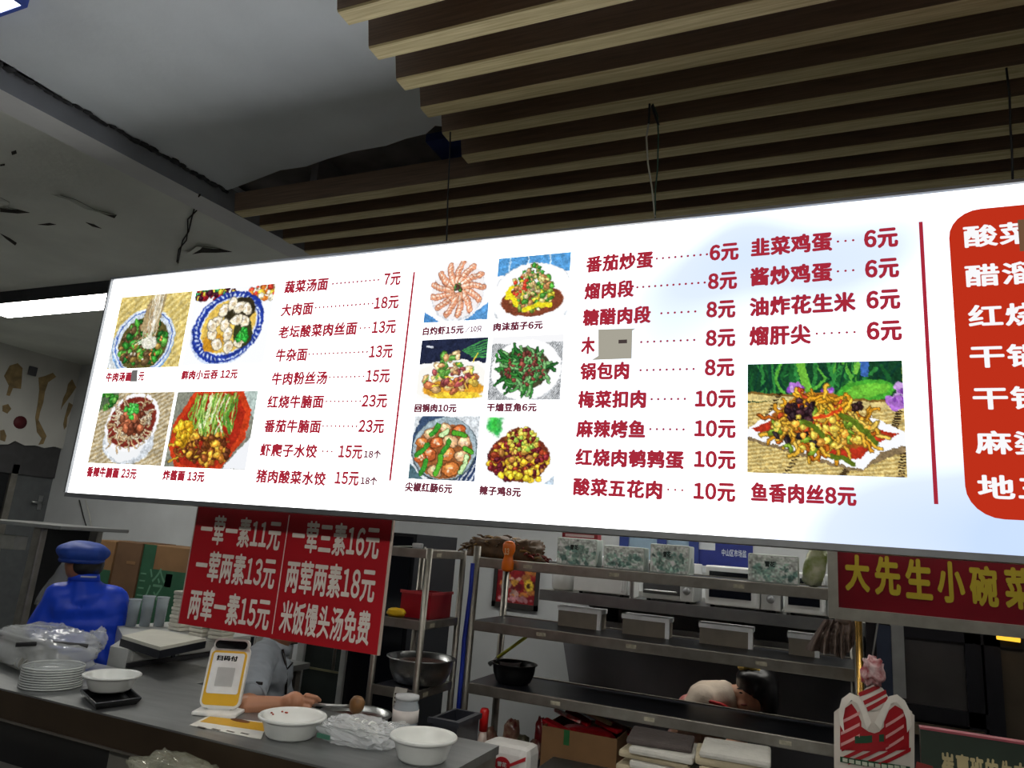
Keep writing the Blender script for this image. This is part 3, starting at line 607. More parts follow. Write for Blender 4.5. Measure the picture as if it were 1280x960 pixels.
# 9 sausage with peppers
p = Print(118, 112, (216, 222, 226)); p.poly([(.12, 0), (.5, 0), (0, .6), (0, .3)], (60, 80, 110)); p.poly([(.6, 1), (1.06, .6), (1.06, 1)], (44, 60, 96)); p.poly([(0, .75), (.25, 1), (0, 1)], (80, 110, 120))
for i in range(6): p.line([(.7 + i*.07, 1), (.85 + i*.07, .7)], .02, (214, 220, 228))
p.ell(.53, .52, .52, .50, (70, 84, 90)); p.ell(.53, .51, .505, .485, (164, 182, 190)); p.ell(.53, .55, .45, .43, (150, 90, 50))
for x, y, r in ((.28, .28, .1), (.52, .18, .09), (.74, .22, .1), (.16, .42, .09), (.4, .42, .1), (.62, .4, .12), (.84, .4, .1), (.3, .6, .12), (.16, .66, .09), (.6, .6, .12), (.42, .86, .11), (.66, .82, .13), (.82, .62, .1)):
    p.blob(x, y, r, r*.78, random.choice([(206, 120, 60), (190, 96, 50), (224, 176, 130)]), random.uniform(-.6, .6)); p.scatter(5, x, y, r*.6, r*.4, [(240, 210, 180)], .01, .018, 1.2, False)
for x0, y0, x1, y1 in ((.3, .3, .4, .16), (.1, .62, .26, .46), (.44, .9, .5, .6), (.52, .56, .6, .4), (.2, .9, .26, .7), (.82, .86, .9, .64), (.66, .26, .84, .3), (.46, .3, .56, .24), (.86, .5, .96, .56)): p.line([(x0, y0), ((x0+x1)/2 + .02, (y0+y1)/2), (x1, y1)], .085, (40, 90, 30)); p.line([(x0, y0), ((x0+x1)/2 + .02, (y0+y1)/2), (x1, y1)], .065, random.choice([(90, 180, 50), (60, 150, 50), (200, 230, 170)]))
dish('printed photo of sausage slices with green peppers in a grey bowl', p, (520, 520), (600, 520), (508.6, 599), (593.6, 601.7))
# 10 chilli chicken
p = Print(124, 112, (253, 253, 253)); 
for i in range(30): p.ell(.16 + random.gauss(0, .05), .12 + random.gauss(0, .05), .05, .03, random.choice([(60, 190, 70), (110, 220, 110), (40, 160, 70)]), random.uniform(0, 3), 8)
p.poly([(.95, 1), (1.1, .86), (1.1, 1)], (190, 206, 220)); p.ell(.55, .62, .47, .36, (110, 50, 34)); p.ell(.56, .4, .26, .24, (130, 70, 34))
p.scatter(190, .54, .66, .46, .31, [(110, 30, 36), (84, 24, 34), (226, 190, 60), (206, 160, 40), (160, 60, 34), (190, 130, 60)], .02, .045, 1.2); p.scatter(70, .58, .36, .24, .2, [(206, 190, 70), (110, 34, 34), (150, 190, 70), (226, 200, 80)], .02, .04); p.scatter(10, .6, .9, .3, .06, [(240, 206, 50)], .04, .055)
dish('printed photo of chilli chicken with a green garnish', p, (606, 520.6), (696, 522), (603, 603), (694, 606))
# 11 large shredded pork photo
p = Print(230, 164, (120, 140, 60)); A = p.asp
p.poly([(0, 0), (A, 0), (A, .36), (0, .36)], (24, 66, 40))
for i in range(60): x = random.uniform(0, A); p.line([(x, random.uniform(-.1, .1)), (x + random.uniform(-.12, .12), .16), (x + random.uniform(-.2, .2), .34)], random.uniform(.01, .035), random.choice([(30, 90, 44), (50, 130, 60), (20, 60, 44), (90, 170, 60)]))
p.poly([(.46, 0), (.54, 0), (.62, .34), (.55, .34)], (110, 180, 60)); p.ell(1.08, .27, .26, .1, (70, 160, 50), -.12); p.ell(1.1, .26, .2, .06, (110, 190, 60), -.15); p.line([(1.0, .1), (1.04, .0)], .04, (120, 190, 70)); p.poly([(1.04, 0), (1.12, 0), (1.12, .14), (1.05, .14)], (60, 100, 170))
p.stripes(1.45, .035, (226, 206, 140), (178, 150, 84), .36, 1.0); p.poly([(0, .27), (A, .36), (A, .44), (0, .34)], (216, 196, 130)); p.line([(0, .27), (A, .37)], .02, (120, 90, 40))
for x0, y0, x1, y1 in ((.3, .28, .18, .5), (.5, .75, .36, 1.0), (.95, .9, .85, 1.0), (1.36, .45, 1.3, .6), (1.38, .8, 1.34, 1)):
    for k_ in range(9): t = k_/8; p.line([(x0 + (x1-x0)*t - .02, y0 + (y1-y0)*t), (x0 + (x1-x0)*t + .03, y0 + (y1-y0)*t)], .012, (50, 34, 20))
for x, y, r in ((.45, .22, .07), (.49, .25, .05), (.75, .26, .05), (1.33, .36, .08), (1.38, .28, .06), (1.36, .22, .05)):
    for k_ in range(6): p.ell(x + random.gauss(0, r*.4), y + random.gauss(0, r*.4), r*.6, r*.45, random.choice([(170, 110, 200), (200, 160, 220), (130, 70, 170)]), random.uniform(0, 3))
p.poly([(-.02, .66), (.25, .42), (1.1, .5), (A + .02, .66), (A + .02, .78), (1.2, .86), (1.02, .96), (.9, .95), (-.02, .70)], (130, 110, 80)); p.poly([(-.02, .62), (.28, .41), (1.12, .49), (A + .02, .63), (A + .02, .72), (1.18, .8), (1.04, .94), (.94, .93), (-.02, .67)], (246, 247, 250))
p.poly([(.02, .605), (.3, .5), (1.15, .6), (1.36, .64), (1.16, .72), (1.02, .85), (.92, .86)], (176, 50, 30)); p.ell(.68, .58, .47, .2, (150, 84, 30), .12); p.ell(.66, .42, .3, .15, (176, 110, 30))
p.strands(190, .68, .58, .46, .19, [(232, 180, 60), (216, 150, 40), (190, 100, 30), (240, 200, 90)], .022, .16, 1.6); p.strands(70, .66, .42, .28, .12, [(240, 190, 60), (226, 160, 40), (206, 80, 40)], .022, .13, 1.8)
p.scatter(40, .5, .44, .14, .1, [(60, 34, 40), (40, 24, 30)], .015, .03, 1.4); p.scatter(26, .62, .62, .4, .18, [(40, 30, 34), (110, 140, 40)], .014, .026, 2.2); p.scatter(20, 1.0, .4, .04, .03, [(50, 30, 30)], .015, .025); p.scatter(40, .68, .62, .42, .16, [(246, 206, 80), (230, 160, 60)], .018, .03, 1.3)
for x0, y0, x1, y1 in ((.86, .48, 1.02, .58), (1.02, .58, 1.16, .72), (.54, .54, .7, .66), (.78, .84, .96, .9)): p.line([(x0, y0), ((x0+x1)/2, (y0+y1)/2 - .02), (x1, y1)], .045, (90, 110, 30))
p.line([(.62, .5), (.75, .48), (.86, .42)], .03, (206, 70, 30))
dish('large printed photo of shredded pork on a boat-shaped white plate', p, (934.7, 456), (1128, 450), (934, 591.5), (1133.6, 596))

# ------------------------------------------------------------------ hanging price board and stall sign
M_redboard = mat('red_board', (178, 22, 34), 0.42, var=0.05, scale=4); M_cream = mat('cream_letters', (226, 216, 206), 0.6, var=0.03)
BY = 2.17
def BP(x, y): return PY(x, y, BY)
tl, tr, bl_, br = BP(246, 632), BP(490, 648), BP(224.5, 780), BP(472, 819)
bx0, bx1 = (tl.x + bl_.x)/2, (tr.x + br.x)/2; bz0, bz1 = (bl_.z + br.z)/2, SZB - 0.012
board = thing('price_board', 'red hanging board listing set meal prices in cream characters', 'sign', ((bx0+bx1)/2, BY, bz0))
obj('panel', MB().rbox(((bx0+bx1)/2, BY + 0.005, (bz0+bz1)/2), (bx1-bx0, 0.008, bz1-bz0), r=0.002), M_redboard, board)
obj('edge_strip', MB().box((bx0 - 0.004, BY, bz0), (bx0, BY + 0.012, bz1)).box((bx1, BY, bz0), (bx1 + 0.005, BY + 0.012, bz1)), mat('board_edge', (190, 170, 160), 0.5), board)['kind'] = 'stuff'
for x in (bx0 + 0.12, bx1 - 0.12): obj('hook', MB().tube([(x, BY + .005, bz1), (x, BY + .005, SZB - 0.005)], 0.003, 6), M_steel, board)
def btext(body, xa, ya, xb, yb, hpx):
    f_ = lambda x, y: BP(200 + x/4, 620 + y/4); a, b = f_(xa, ya), f_(xb, yb)
    text_on('lettering', body, (a.x, BY - 0.0005, (a.z+b.z)/2), (1, 0, 0), (0, 0, 1), b.x - a.x, hpx * mpp(a), M_cream, board, 0.032)
btext('一荤一素11元', 205, 165, 605, 195, 36); btext('一荤两素13元', 180, 345, 578, 385, 37); btext('两荤一素15元', 146, 540, 550, 588, 37)
btext('一荤三素16元', 662, 195, 1098, 235, 39); btext('两荤两素18元', 632, 397, 1077, 447, 40); btext('米饭馒头汤免费', 603, 600, 1050, 662, 39)
a, b = BP(200 + 642/4, 620 + 95/4), BP(200 + 565/4, 620 + 690/4); x = (a.x + b.x)/2
obj('divider', MB().box((x - 0.0015, BY - 0.0008, b.z), (x + 0.0015, BY + 0.001, a.z)), M_cream, board)

HY = 2.60
def HP(x, y): return PY(x, y, HY)
hx0 = HP(1035, 728).x; hx1 = 1.75; hz0 = (HP(1035, 770).z + HP(1280, 801).z)/2; hz1 = 1.78
hs = thing('stall_sign', 'dark red stall sign with yellow characters in a grey frame below the lit menu', 'sign', (hx0, HY, hz0))
M_hframe = mat('grey_sign_frame', (150, 146, 136), 0.6, var=0.12, scale=20)
fw = 0.030
obj('frame', MB().box((hx0, HY, hz0), (hx1, HY + 0.05, hz0 + fw*1.2)), M_hframe, hs); obj('frame', MB().box((hx0, HY, hz0 + fw*1.2), (hx0 + fw, HY + 0.05, hz1)), M_hframe, hs)
obj('frame', MB().box((hx1 - fw, HY, hz0 + fw*1.2), (hx1, HY + 0.05, hz1)), M_hframe, hs); obj('frame', MB().box((hx0 + fw, HY, hz1 - fw), (hx1 - fw, HY + 0.05, hz1)), M_hframe, hs)
obj('panel', MB().box((hx0 + fw, HY + 0.012, hz0 + fw*1.2), (hx1 - fw, HY + 0.03, hz1 - fw)), mat('maroon_panel', (124, 20, 32), 0.3, var=0.12, scale=5, coat=0.3), hs)
M_yel = mat('yellow_letters', (190, 168, 44), 0.5, var=0.05)
for ch, xa, xb, ya, yb in (('大', 178, 330, 165, 390), ('先', 360, 520, 172, 415), ('生', 550, 715, 190, 437), ('小', 745, 915, 205, 460), ('碗', 945, 1120, 232, 482), ('菜', 1160, 1345, 245, 500)):
    f_ = lambda x, y: PY(1020 + x/4.923, 660 + y/4.923, HY + 0.011)
    a, b = f_(xa, (ya+yb)/2), f_(xb, (ya+yb)/2 + 8); h = f_(xa, ya).z - f_(xa, yb).z
    text_on('lettering', ch, (a.x, a.y, f_((xa+xb)/2, (ya+yb)/2).z), (1, 0, 0), (0, 0, 1), b.x - a.x, h, M_yel, hs, 0.045)
# ------------------------------------------------------------------ the serving counter
CZ = 0.87; CY0, CY1 = 2.045, 2.64; CX1 = -1.10
M_counter = mat('counter_steel', (150, 152, 152), 0.36, 0.75, var=0.10, scale=6, stretch=(1, 4, 1))
M_fascia = mat('counter_fascia', (70, 58, 46), 0.35, 0.5, var=0.15, scale=4)
ct = thing('serving_counter', 'long stainless steel serving counter with a dark front edge', 'counter', (-2.6, 2.3, FLOOR))
obj('worktop', MB().box((-4.6, CY0, CZ - 0.03), (CX1, CY1, CZ)).box((-3.09, CY1, CZ - 0.03), (-2.62, 3.45, CZ)), M_counter, ct)
obj('fascia', MB().box((-4.6, CY0 - 0.004, CZ - 0.105), (CX1, CY0 + 0.02, CZ - 0.006)), M_fascia, ct)
obj('trim', MB().box((-4.6, CY0 - 0.012, CZ - 0.112), (CX1, CY0 + 0.02, CZ - 0.105)), mat('pale_trim', (84, 80, 74), 0.4), ct)
xs = PY(135, 905, CY0).x
obj('front_panel', MB().box((-4.6, CY0 + 0.03, FLOOR), (xs, CY0 + 0.05, CZ - 0.112)), mat('dark_glass_front', (26, 26, 28), 0.12, var=0.3, scale=2), ct)
obj('front_panel', MB().box((xs, CY0 + 0.03, FLOOR), (CX1, CY0 + 0.05, CZ - 0.112)), mat('grey_front', (104, 102, 96), 0.3, var=0.15, scale=3), ct)
obj('side_panel', MB().box((CX1 - 0.03, CY0 + 0.05, FLOOR), (CX1 - 0.01, CY1, CZ - 0.03)), M_steel_dull, ct)
for x, y in ((-4.5, CY1 - 0.05), (-3.05, 3.4), (-2.67, 3.4)): obj('leg', MB().box((x - 0.02, y - 0.02, FLOOR), (x + 0.02, y + 0.02, CZ - 0.03)), M_steel_dull, ct)
obj('plinth', MB().box((-4.6, 1.72, FLOOR), (CX1, CY0 + 0.03, 0.60)), mat('ledge_grey', (108, 106, 100), 0.3, var=0.1), ct)

# low refrigerated unit with drawers standing to the left of the counter's arm
UZ = PX(200, 808, -3.10).z
un = thing('drawer_unit', 'low white kitchen unit with small drawers and a dark rail beside the steel counter', 'cabinet', (-3.4, 3.2, FLOOR))
fix_normals(obj('body', MB().prism([(-3.11, 2.66, FLOOR), (-3.11, 3.9, FLOOR), (-3.80, 3.9, FLOOR), (-3.80, 3.14, FLOOR), (-3.42, 2.88, FLOOR), (-3.24, 2.66, FLOOR)], (0, 0, UZ - FLOOR)), mat('white_enamel', (176, 178, 176), 0.45, var=0.06), un))
obj('rail', MB().box((-3.11, 2.66, CZ + 0.001), (-3.095, 3.92, CZ + 0.022)), mat('dark_rail', (40, 40, 42), 0.5), un)
for i in range(4):
    y = 2.67 + i*0.285; d = obj('drawer', MB().rbox((-3.105, y + 0.13, (CZ + 0.02 + UZ)/2), (0.014, 0.235, (UZ - CZ) - 0.035), r=0.004), mat('drawer_front', (166, 166, 162), 0.5), un)
    obj('drawer_gap', MB().box((-3.112, y + 0.255, CZ + 0.02), (-3.100, y + 0.275, UZ - 0.008)), M_steel_dark, un)
q = PZ(202, 800, UZ + 0.045)
tb = thing('cutting_board', 'white board lying on a dark tray on the drawer unit', 'board', (q.x, q.y, UZ))
for nm, z0, z1, g, m_ in (('tray', 0.0, 0.035, 0.0, M_steel_dark), ('board', 0.035, 0.05, -0.012, mat('white_board', (206, 204, 192), 0.7, var=0.05))):
    c = [PZ(x, y, UZ + 0.04) for x, y in ((151, 797), (190, 788), (258, 800), (200, 812))]; cc = sum(c, Vector())/4
    fix_normals(obj(nm, MB().prism([(p.x + (cc.x - p.x)*(-g*2), p.y + (cc.y - p.y)*(-g*2), UZ + z0) for p in c], (0, 0, z1 - z0)), m_, tb))
# clear boxes and foam boxes standing on the unit
M_clear = mat('clear_plastic', (196, 206, 214), 0.18, var=0.05, alpha=0.45); M_foam = mat('white_foam', (214, 210, 196), 0.85, var=0.05, scale=30, bump=0.05)
for i, (px_, w, h, lab) in enumerate(((163, .07, .15, 'first, beside the blue uniform'), (180, .07, .17, 'in the middle of the row'), (198, .07, .165, 'next to the foam boxes'))):
    q = PZ(px_, 783, UZ); t = thing('plastic_tub', 'clear plastic tub behind the white board, ' + lab, 'tub', (q.x, q.y, UZ), 'clear tubs behind the white board')
    pr = [(w*.42, 0), (w*.5, h), (w*.53, h), (w*.53, h + .006), (w*.48, h + .006), (w*.40, .004), (0, .004)]
    obj('body', MB().lathe((q.x, q.y, UZ + .001), pr, 20), M_clear, t)
    obj('contents', MB().lathe((q.x, q.y, UZ + .006), [(w*.38, 0), (w*.43, h*.7), (0, h*.72)], 16), mat('pale_batter', (180, 190, 200), 0.6), t)
random.seed(4)
for st, (px_, py_, n, Y) in enumerate(((226, 788, 5, 0), (252, 795, 4, 0), (276, 799, 3, 0))):
    q = PZ(px_, py_, UZ)
    for i in range(n):
        z = UZ + 0.002 + i*0.045; t = thing('foam_box', ('bottom', 'second', 'third', 'fourth', 'fifth', 'sixth')[i] + ' white foam box of ' + ('the tall stack by the clear tubs', 'the stack under the red price board', 'the short stack beyond the red price board')[st], 'box', (q.x, q.y, z), 'foam takeaway boxes')
        a = random.uniform(-.12, .12); M_ = Matrix.Translation((q.x + random.uniform(-.006, .006), q.y, z)) @ Matrix.Rotation(a, 4, 'Z')
        obj('tray', MB().rbox(M_ @ Vector((0, 0, .010)), (.10, .10, .020), a, .006), M_foam, t); obj('lid', MB().rbox(M_ @ Vector((0, 0, .0325)), (.105, .105, .021), a, .008), M_foam, t)

# ------------------------------------------------------------------ things on the counter
M_white_pl = mat('white_plastic', (226, 228, 224), 0.3, var=0.03, coat=0.2)
def bowl(label, q, R_, H, rim=0.012):
    t = thing('plastic_bowl', label, 'bowl', q, 'white takeaway bowls on the counter')
    pr = [(R_*.66, 0), (R_*.74, H*.12), (R_*.90, H*.80), (R_*.92, H*.84), (R_*.995, H*.86), (R_, H*.93), (R_*.99, H), (R_*.93, H), (R_*.90, H*.92), (R_*.86, H*.8), (R_*.70, H*.1), (R_*.5, H*.06), (0.0, H*.06)]
    obj('body', MB().lathe(q, pr, 48), M_white_pl, t)
    obj('rim', MB().lathe(q, [(R_*1.0, H*.86), (R_*1.025, H*.90), (R_*1.025, H*.97), (R_*1.0, H*1.01), (R_*.96, H*1.01), (R_*.96, H*.99), (R_*.99, H*.95), (R_*.985, H*.86)], 48, ring=True), M_white_pl, t)
    return t
q = PZ(527, 950, CZ); B3 = bowl('white plastic bowl nearest the counter corner, closest to the dark crate', (q.x, q.y + 0.0, CZ + 0.001), 0.112, 0.078)
q = PZ(358, 922, CZ); B2 = bowl('white plastic bowl between the yellow flyer and the wrapped bag', (q.x, q.y + 0.02, CZ + 0.001), 0.118, 0.072)
for i in range(5): # food specks left in the used bowl
    t = random.uniform(1.8, 3.2); obj('food_speck', MB().ellipsoid((q.x + 0.1*math.cos(t), q.y + 0.02 + 0.1*math.sin(t), CZ + .056 + random.uniform(0, .008)), (.005, .004, .003), n=6, m_=4), mat('chilli_oil', (176, 60, 24), 0.4), B2)
# black tray with a bowl on it
c = [PZ(x, y, CZ + 0.01) for x, y in ((99, 868), (158, 862), (176, 878), (118, 886))]; cc = sum(c, Vector())/4
tr_ = thing('black_tray', 'black plastic takeaway tray lying under a white bowl', 'tray', (cc.x, cc.y, CZ))
M_blk = mat('black_plastic', (22, 22, 24), 0.25, var=0.2)
def rim_poly(c, cc, k): return [cc + (p - cc)*k for p in c]
mb = MB(); lv = [(0.86, 0.001), (1.0, 0.022), (1.0, 0.026), (0.94, 0.026), (0.82, 0.006)]
for k_, z in lv: pass
vs = []
for k_, z in lv: vs += [Vector((p.x, p.y, CZ + z)) for p in rim_poly(c, cc, k_)]
fs = [(i*4+j, i*4+(j+1) % 4, (i+1)*4+(j+1) % 4, (i+1)*4+j) for i in range(len(lv)-1) for j in range(4)] + [(0, 1, 2, 3), tuple(len(lv)*4 - 4 + j for j in range(4))]
mb.add(vs, fs); fix_normals(obj('base', mb, M_blk, tr_))
mb = MB(); ring = rim_poly(c, cc, 0.97); mb.tube([Vector((p.x, p.y, CZ + .026)) for p in ring + ring[:1]], 0.004, 6); obj('rim', mb, mat('tray_sheen', (70, 72, 76), 0.2), tr_)
q = PZ(131, 863, CZ + 0.03); bowl('white plastic bowl standing on the black tray', (q.x - 0.01, q.y + 0.03, CZ + 0.027), 0.107, 0.062)
# stack of clear lids
q = PZ(57, 858, CZ)
for i in range(9):
    t = thing('takeaway_cover', 'clear round plastic cover, %s of the stack beside the bag' % ('bottom', 'second from the bottom', 'third from the bottom', 'fourth from the bottom', 'middle', 'fourth from the top', 'third from the top', 'second from the top', 'top')[i], 'container lid', (q.x, q.y + 0.02, CZ + .001 + i*.0095), 'clear covers in a stack')
    R_ = 0.118; obj('rim', MB().lathe((q.x + random.uniform(-.002, .002), q.y + 0.02, CZ + .001 + i*.0095), [(R_*.97, 0), (R_, .002), (R_, .006), (R_*.97, .008), (R_*.95, .004)], 40, ring=True), mat('lid_rim', (206, 210, 208), 0.2, alpha=0.75), t)
    obj('disc', MB().lathe((q.x, q.y + 0.02, CZ + .004 + i*.0095), [(0, 0), (R_*.96, 0), (R_*.96, .002), (0, .002)], 40), mat('lid_clear', (214, 220, 220), 0.12, alpha=0.35), t)
# bag of lids lying down: clear film around two rows of discs
def crumple(c, r, rot, seed, amp=0.16, n=56, m_=36, flat=False):
    mb = MB(); M_ = Euler(rot).to_matrix(); vs = []; c = Vector(c)
    for i in range(m_ + 1):
        th = math.pi*i/m_
        for j in range(n):
            ph = 2*math.pi*j/n; d = Vector((math.sin(th)*math.cos(ph), math.sin(th)*math.sin(ph), math.cos(th)))
            e = Vector((math.copysign(abs(d.x)**.7, d.x), math.copysign(abs(d.y)**.7, d.y), math.copysign(abs(d.z)**.7, d.z)))
            k_ = 1 + amp*(mnoise.noise(d*2.2 + Vector((seed, 0, 0)))) + amp*.9*abs(mnoise.noise(d*5.5 + Vector((0, seed, 0)))) + amp*.5*abs(mnoise.noise(d*11 + Vector((0, 0, seed))))
            vs.append(c + M_ @ Vector((e.x*r[0]*k_, e.y*r[1]*k_, e.z*r[2]*k_)))
    fs = [(i*n+j, (i+1)*n+j, (i+1)*n+(j+1) % n, i*n+(j+1) % n) for i in range(m_) for j in range(n)]
    mb.add(vs, fs, flat is False); return mb
def settle(mb, z):
    """rest the lowest point on height z, flattening the underside"""
    for v in mb.v: v.z = max(v.z, z)
    return mb
M_film = mat('clear_film', (226, 230, 232), 0.10, var=0.05, alpha=0.42); M_film2 = mat('clear_film_thin', (236, 240, 240), 0.08, var=0.05, alpha=0.25)
q = PZ(48, 836, CZ); bc = Vector((q.x - 0.06, q.y + 0.05, CZ + 0.085))
bg = thing('bag_of_lids', 'clear plastic bag full of stacked grey lids piled at the end of the counter', 'bag', (bc.x, bc.y, CZ))
ax = Vector((0.93, -0.2, 0)).normalized()
for row_ in range(3):
    t0 = bc + Vector((-0.25, (row_ - 1)*.07, -0.045 + 0.04*(row_ == 1)))
    for i in range(13):
        p0 = t0 + ax*(i*.036); M_ = Matrix.Translation(p0) @ (ax.to_track_quat('Z', 'Y')).to_matrix().to_4x4() @ Matrix.Rotation(random.uniform(-.3, .3), 4, 'X')
        if row_ == 0 or i % 2 == 0: obj('lid', MB().lathe((0, 0, 0), [(0, 0), (.030, 0), (.034, .004), (.034, .010), (.028, .008), (0, .008)], 18).__class__() if False else (lambda m2: m2)(MB().add([M_ @ v for v in MB().lathe((0, 0, 0), [(0, 0), (.030, 0), (.034, .004), (.034, .010), (.028, .008), (0, .008)], 18).v], MB().lathe((0, 0, 0), [(0, 0), (.030, 0), (.034, .004), (.034, .010), (.028, .008), (0, .008)], 18).f, True)), mat('grey_lid', (150, 150, 144), 0.4), bg)
obj('film', settle(crumple(bc + Vector((0, 0, 0.0)), (0.30, 0.15, 0.085), (0, 0, -0.2), 3.1, 0.22), CZ + 0.002), M_film, bg)
e_ = PZ(118, 812, CZ + .08)
obj('bag_tail', crumple(Vector((e_.x, e_.y, CZ + 0.12)), (0.07, 0.03, 0.045), (0, -0.4, -0.3), 7.7, 0.35, 32, 20), M_film, bg)
mb = MB(); a0, a1 = PZ(20, 806, CZ + .13), PZ(110, 808, CZ + .13); mb.tube([a0, (a0+a1)/2 + Vector((0, 0, .012)), a1], .010, 8); obj('dark_rod', mb, mat('dark_rod', (50, 50, 52), 0.4), bg)
# wrapped stack of bowls
q = PZ(435, 932, CZ); wb = thing('wrapped_bowls', 'white bowls wrapped in shiny crumpled clear film on the counter', 'bag', (q.x, q.y + .06, CZ))
c = Vector((q.x, q.y + .06, CZ))
for i in range(4):
    M_ = Matrix.Translation(c + Vector((-.06 + i*.032, 0, .034))) @ Matrix.Rotation(1.05, 4, 'Y')
    l_ = MB().lathe((0, 0, 0), [(.018, 0), (.028, .026), (.032, .026), (.032, .03), (.026, .03), (.016, .004), (0, .004)], 24); obj('bowl', MB().add([M_ @ v for v in l_.v], l_.f, True), M_white_pl, wb)
mb = settle(crumple(c + Vector((0, 0, 0.034)), (0.125, 0.085, 0.037), (0, 0.06, 0.05), 12.3, 0.26, 44, 28, True), CZ + .001); obj('film', mb, M_film, wb)
mb = settle(crumple(c + Vector((0.12, 0.07, 0.03)), (0.055, 0.045, 0.032), (0, 0.1, 0.3), 4.4, 0.35, 22, 14, True), CZ + .001); obj('bag_tail', mb, M_film2, wb)
obj('label_print', MB().box((c.x - .10, c.y - .112, CZ + .02), (c.x - .045, c.y - .108, CZ + .035)), mat('green_print', (70, 120, 100), 0.5), wb)
# payment stand
q = PZ(272, 893, CZ); ps = thing('payment_stand', 'small white and yellow payment card stand on the counter', 'stand', (q.x, q.y, CZ))
rot = math.radians(24); M_cardw = mat('stand_white', (232, 232, 228), 0.35); M_cardy = mat('card_yellow', (226, 176, 26), 0.45, var=0.04)
R3 = Matrix.Translation((q.x, q.y, CZ)) @ Matrix.Rotation(rot, 4, 'Z') @ Matrix.Rotation(-0.02, 4, 'Y')
def rrect(w, h, r, z0=0.0, n=5):
    pts = []
    for cx, cz, t0 in ((w/2 - r, h - r, 0), (-w/2 + r, h - r, 90), (-w/2 + r, r, 180), (w/2 - r, r, 270)):
        for i in range(n + 1): t = math.radians(t0 + 90*i/n); pts.append((cx + r*math.cos(t), z0 + cz + r*math.sin(t)))
    return pts
tilt = Matrix.Rotation(-0.22, 4, 'X'); T3 = R3 @ Matrix.Translation((0, 0.0, 0.022)) @ tilt
def plate(nm, w, h, r, z0, y0, th, m_, dx=0.0): return fix_normals(obj(nm, MB().prism([T3 @ Vector((x + dx, y0, z)) for x, z in rrect(w, h, r, z0)], (T3.to_3x3() @ Vector((0, th, 0)))), m_, ps))
plate('case', 0.158, 0.232, 0.028, 0.0, 0.0, 0.018, M_cardw); plate('top_bar', 0.142, 0.046, 0.02, 0.21, 0.0, 0.02, M_cardw); plate('sensor', 0.128, 0.030, 0.0149, 0.218, -0.003, 0.004, M_blk)
plate('card_border', 0.142, 0.200, 0.018, 0.010, -0.002, 0.003, M_cardy); plate('card', 0.124, 0.150, 0.008, 0.052, -0.003, 0.002, mat('card_white', (236, 238, 238), 0.5)); plate('code_frame', 0.070, 0.070, 0.004, 0.078, -0.0036, 0.001, mat('card_grey', (190, 192, 192), 0.5))
o3 = T3 @ Vector((-.048, -.0045, .182)); ex = (T3.to_3x3() @ Vector((1, 0, 0))); ez = (T3.to_3x3() @ Vector((0, 0, 1)))
text_on('lettering', '扫码付', o3, ex, ez, .085, .020, M_blk, ps, .05)
obj('base', MB().rbox(R3 @ Vector((0, .012, .008)), (.17, .12, .014), rot, .006), M_cardw, ps); obj('neck', MB().rbox(R3 @ Vector((0, .014, .022)), (.09, .02, .03), rot, .004), M_cardw, ps)
fl_ = PZ(290, 912, CZ); M_fly = mat('flyer_yellow', (214, 164, 36), 0.5, var=0.06)
fy = thing('flyer', 'yellow and white paper flyer lying under the payment stand', 'flyer', (fl_.x, fl_.y, CZ))
c = [PZ(x, y, CZ + .0025) for x, y in ((237, 906), (262, 894), (335, 903), (326, 924))]
fix_normals(obj('sheet', MB().prism([p for p in c], (0, 0, -.0015)), mat('paper_white', (222, 220, 212), 0.6), fy))
c2 = [PZ(x, y, CZ + .0032) for x, y in ((250, 902), (263, 895.5), (334, 904), (330, 914))]; fix_normals(obj('colour_band', MB().prism(c2, (0, 0, -.0006)), M_fly, fy))
for k_ in range(4):
    a_ = PZ(252 + k_*18, 909 + k_*2.6, CZ + .0035); obj('print_line', MB().box((a_.x - .018, a_.y - .005, CZ + .003), (a_.x + .018, a_.y + .005, CZ + .0034)), mat('print_ink_dark', (70, 60, 50), 0.6), fy)
q = PZ(300, 902, CZ); obj('logo', MB().lathe((q.x, q.y, CZ + .0033), [(0, 0), (.03, 0), (.03, .0005), (0, .0005)], 20, sx=1.5, sy=.6), mat('flyer_brown', (120, 70, 20), 0.6), fy)
# crumpled bag on the ledge in front of the counter
q = PY(222, 958, 1.90); tag(obj('crumpled_bag', settle(crumple(Vector((q.x, 1.90, q.z - .075)), (0.17, 0.085, 0.085), (0, 0, 0), 9.2, 0.3), 0.602), mat('pale_film', (170, 170, 150), 0.15, alpha=0.45), at=(q.x, 1.9, 0.602)), 'crumpled clear plastic bag on the ledge below the counter front', 'bag')

# ------------------------------------------------------------------ steel racks
def rack_post(nm, x, y, z0, z1, r, parent): return obj(nm, MB().tube([(x, y, z0), (x, y, z1)], r, 10), M_steel_dull, parent)
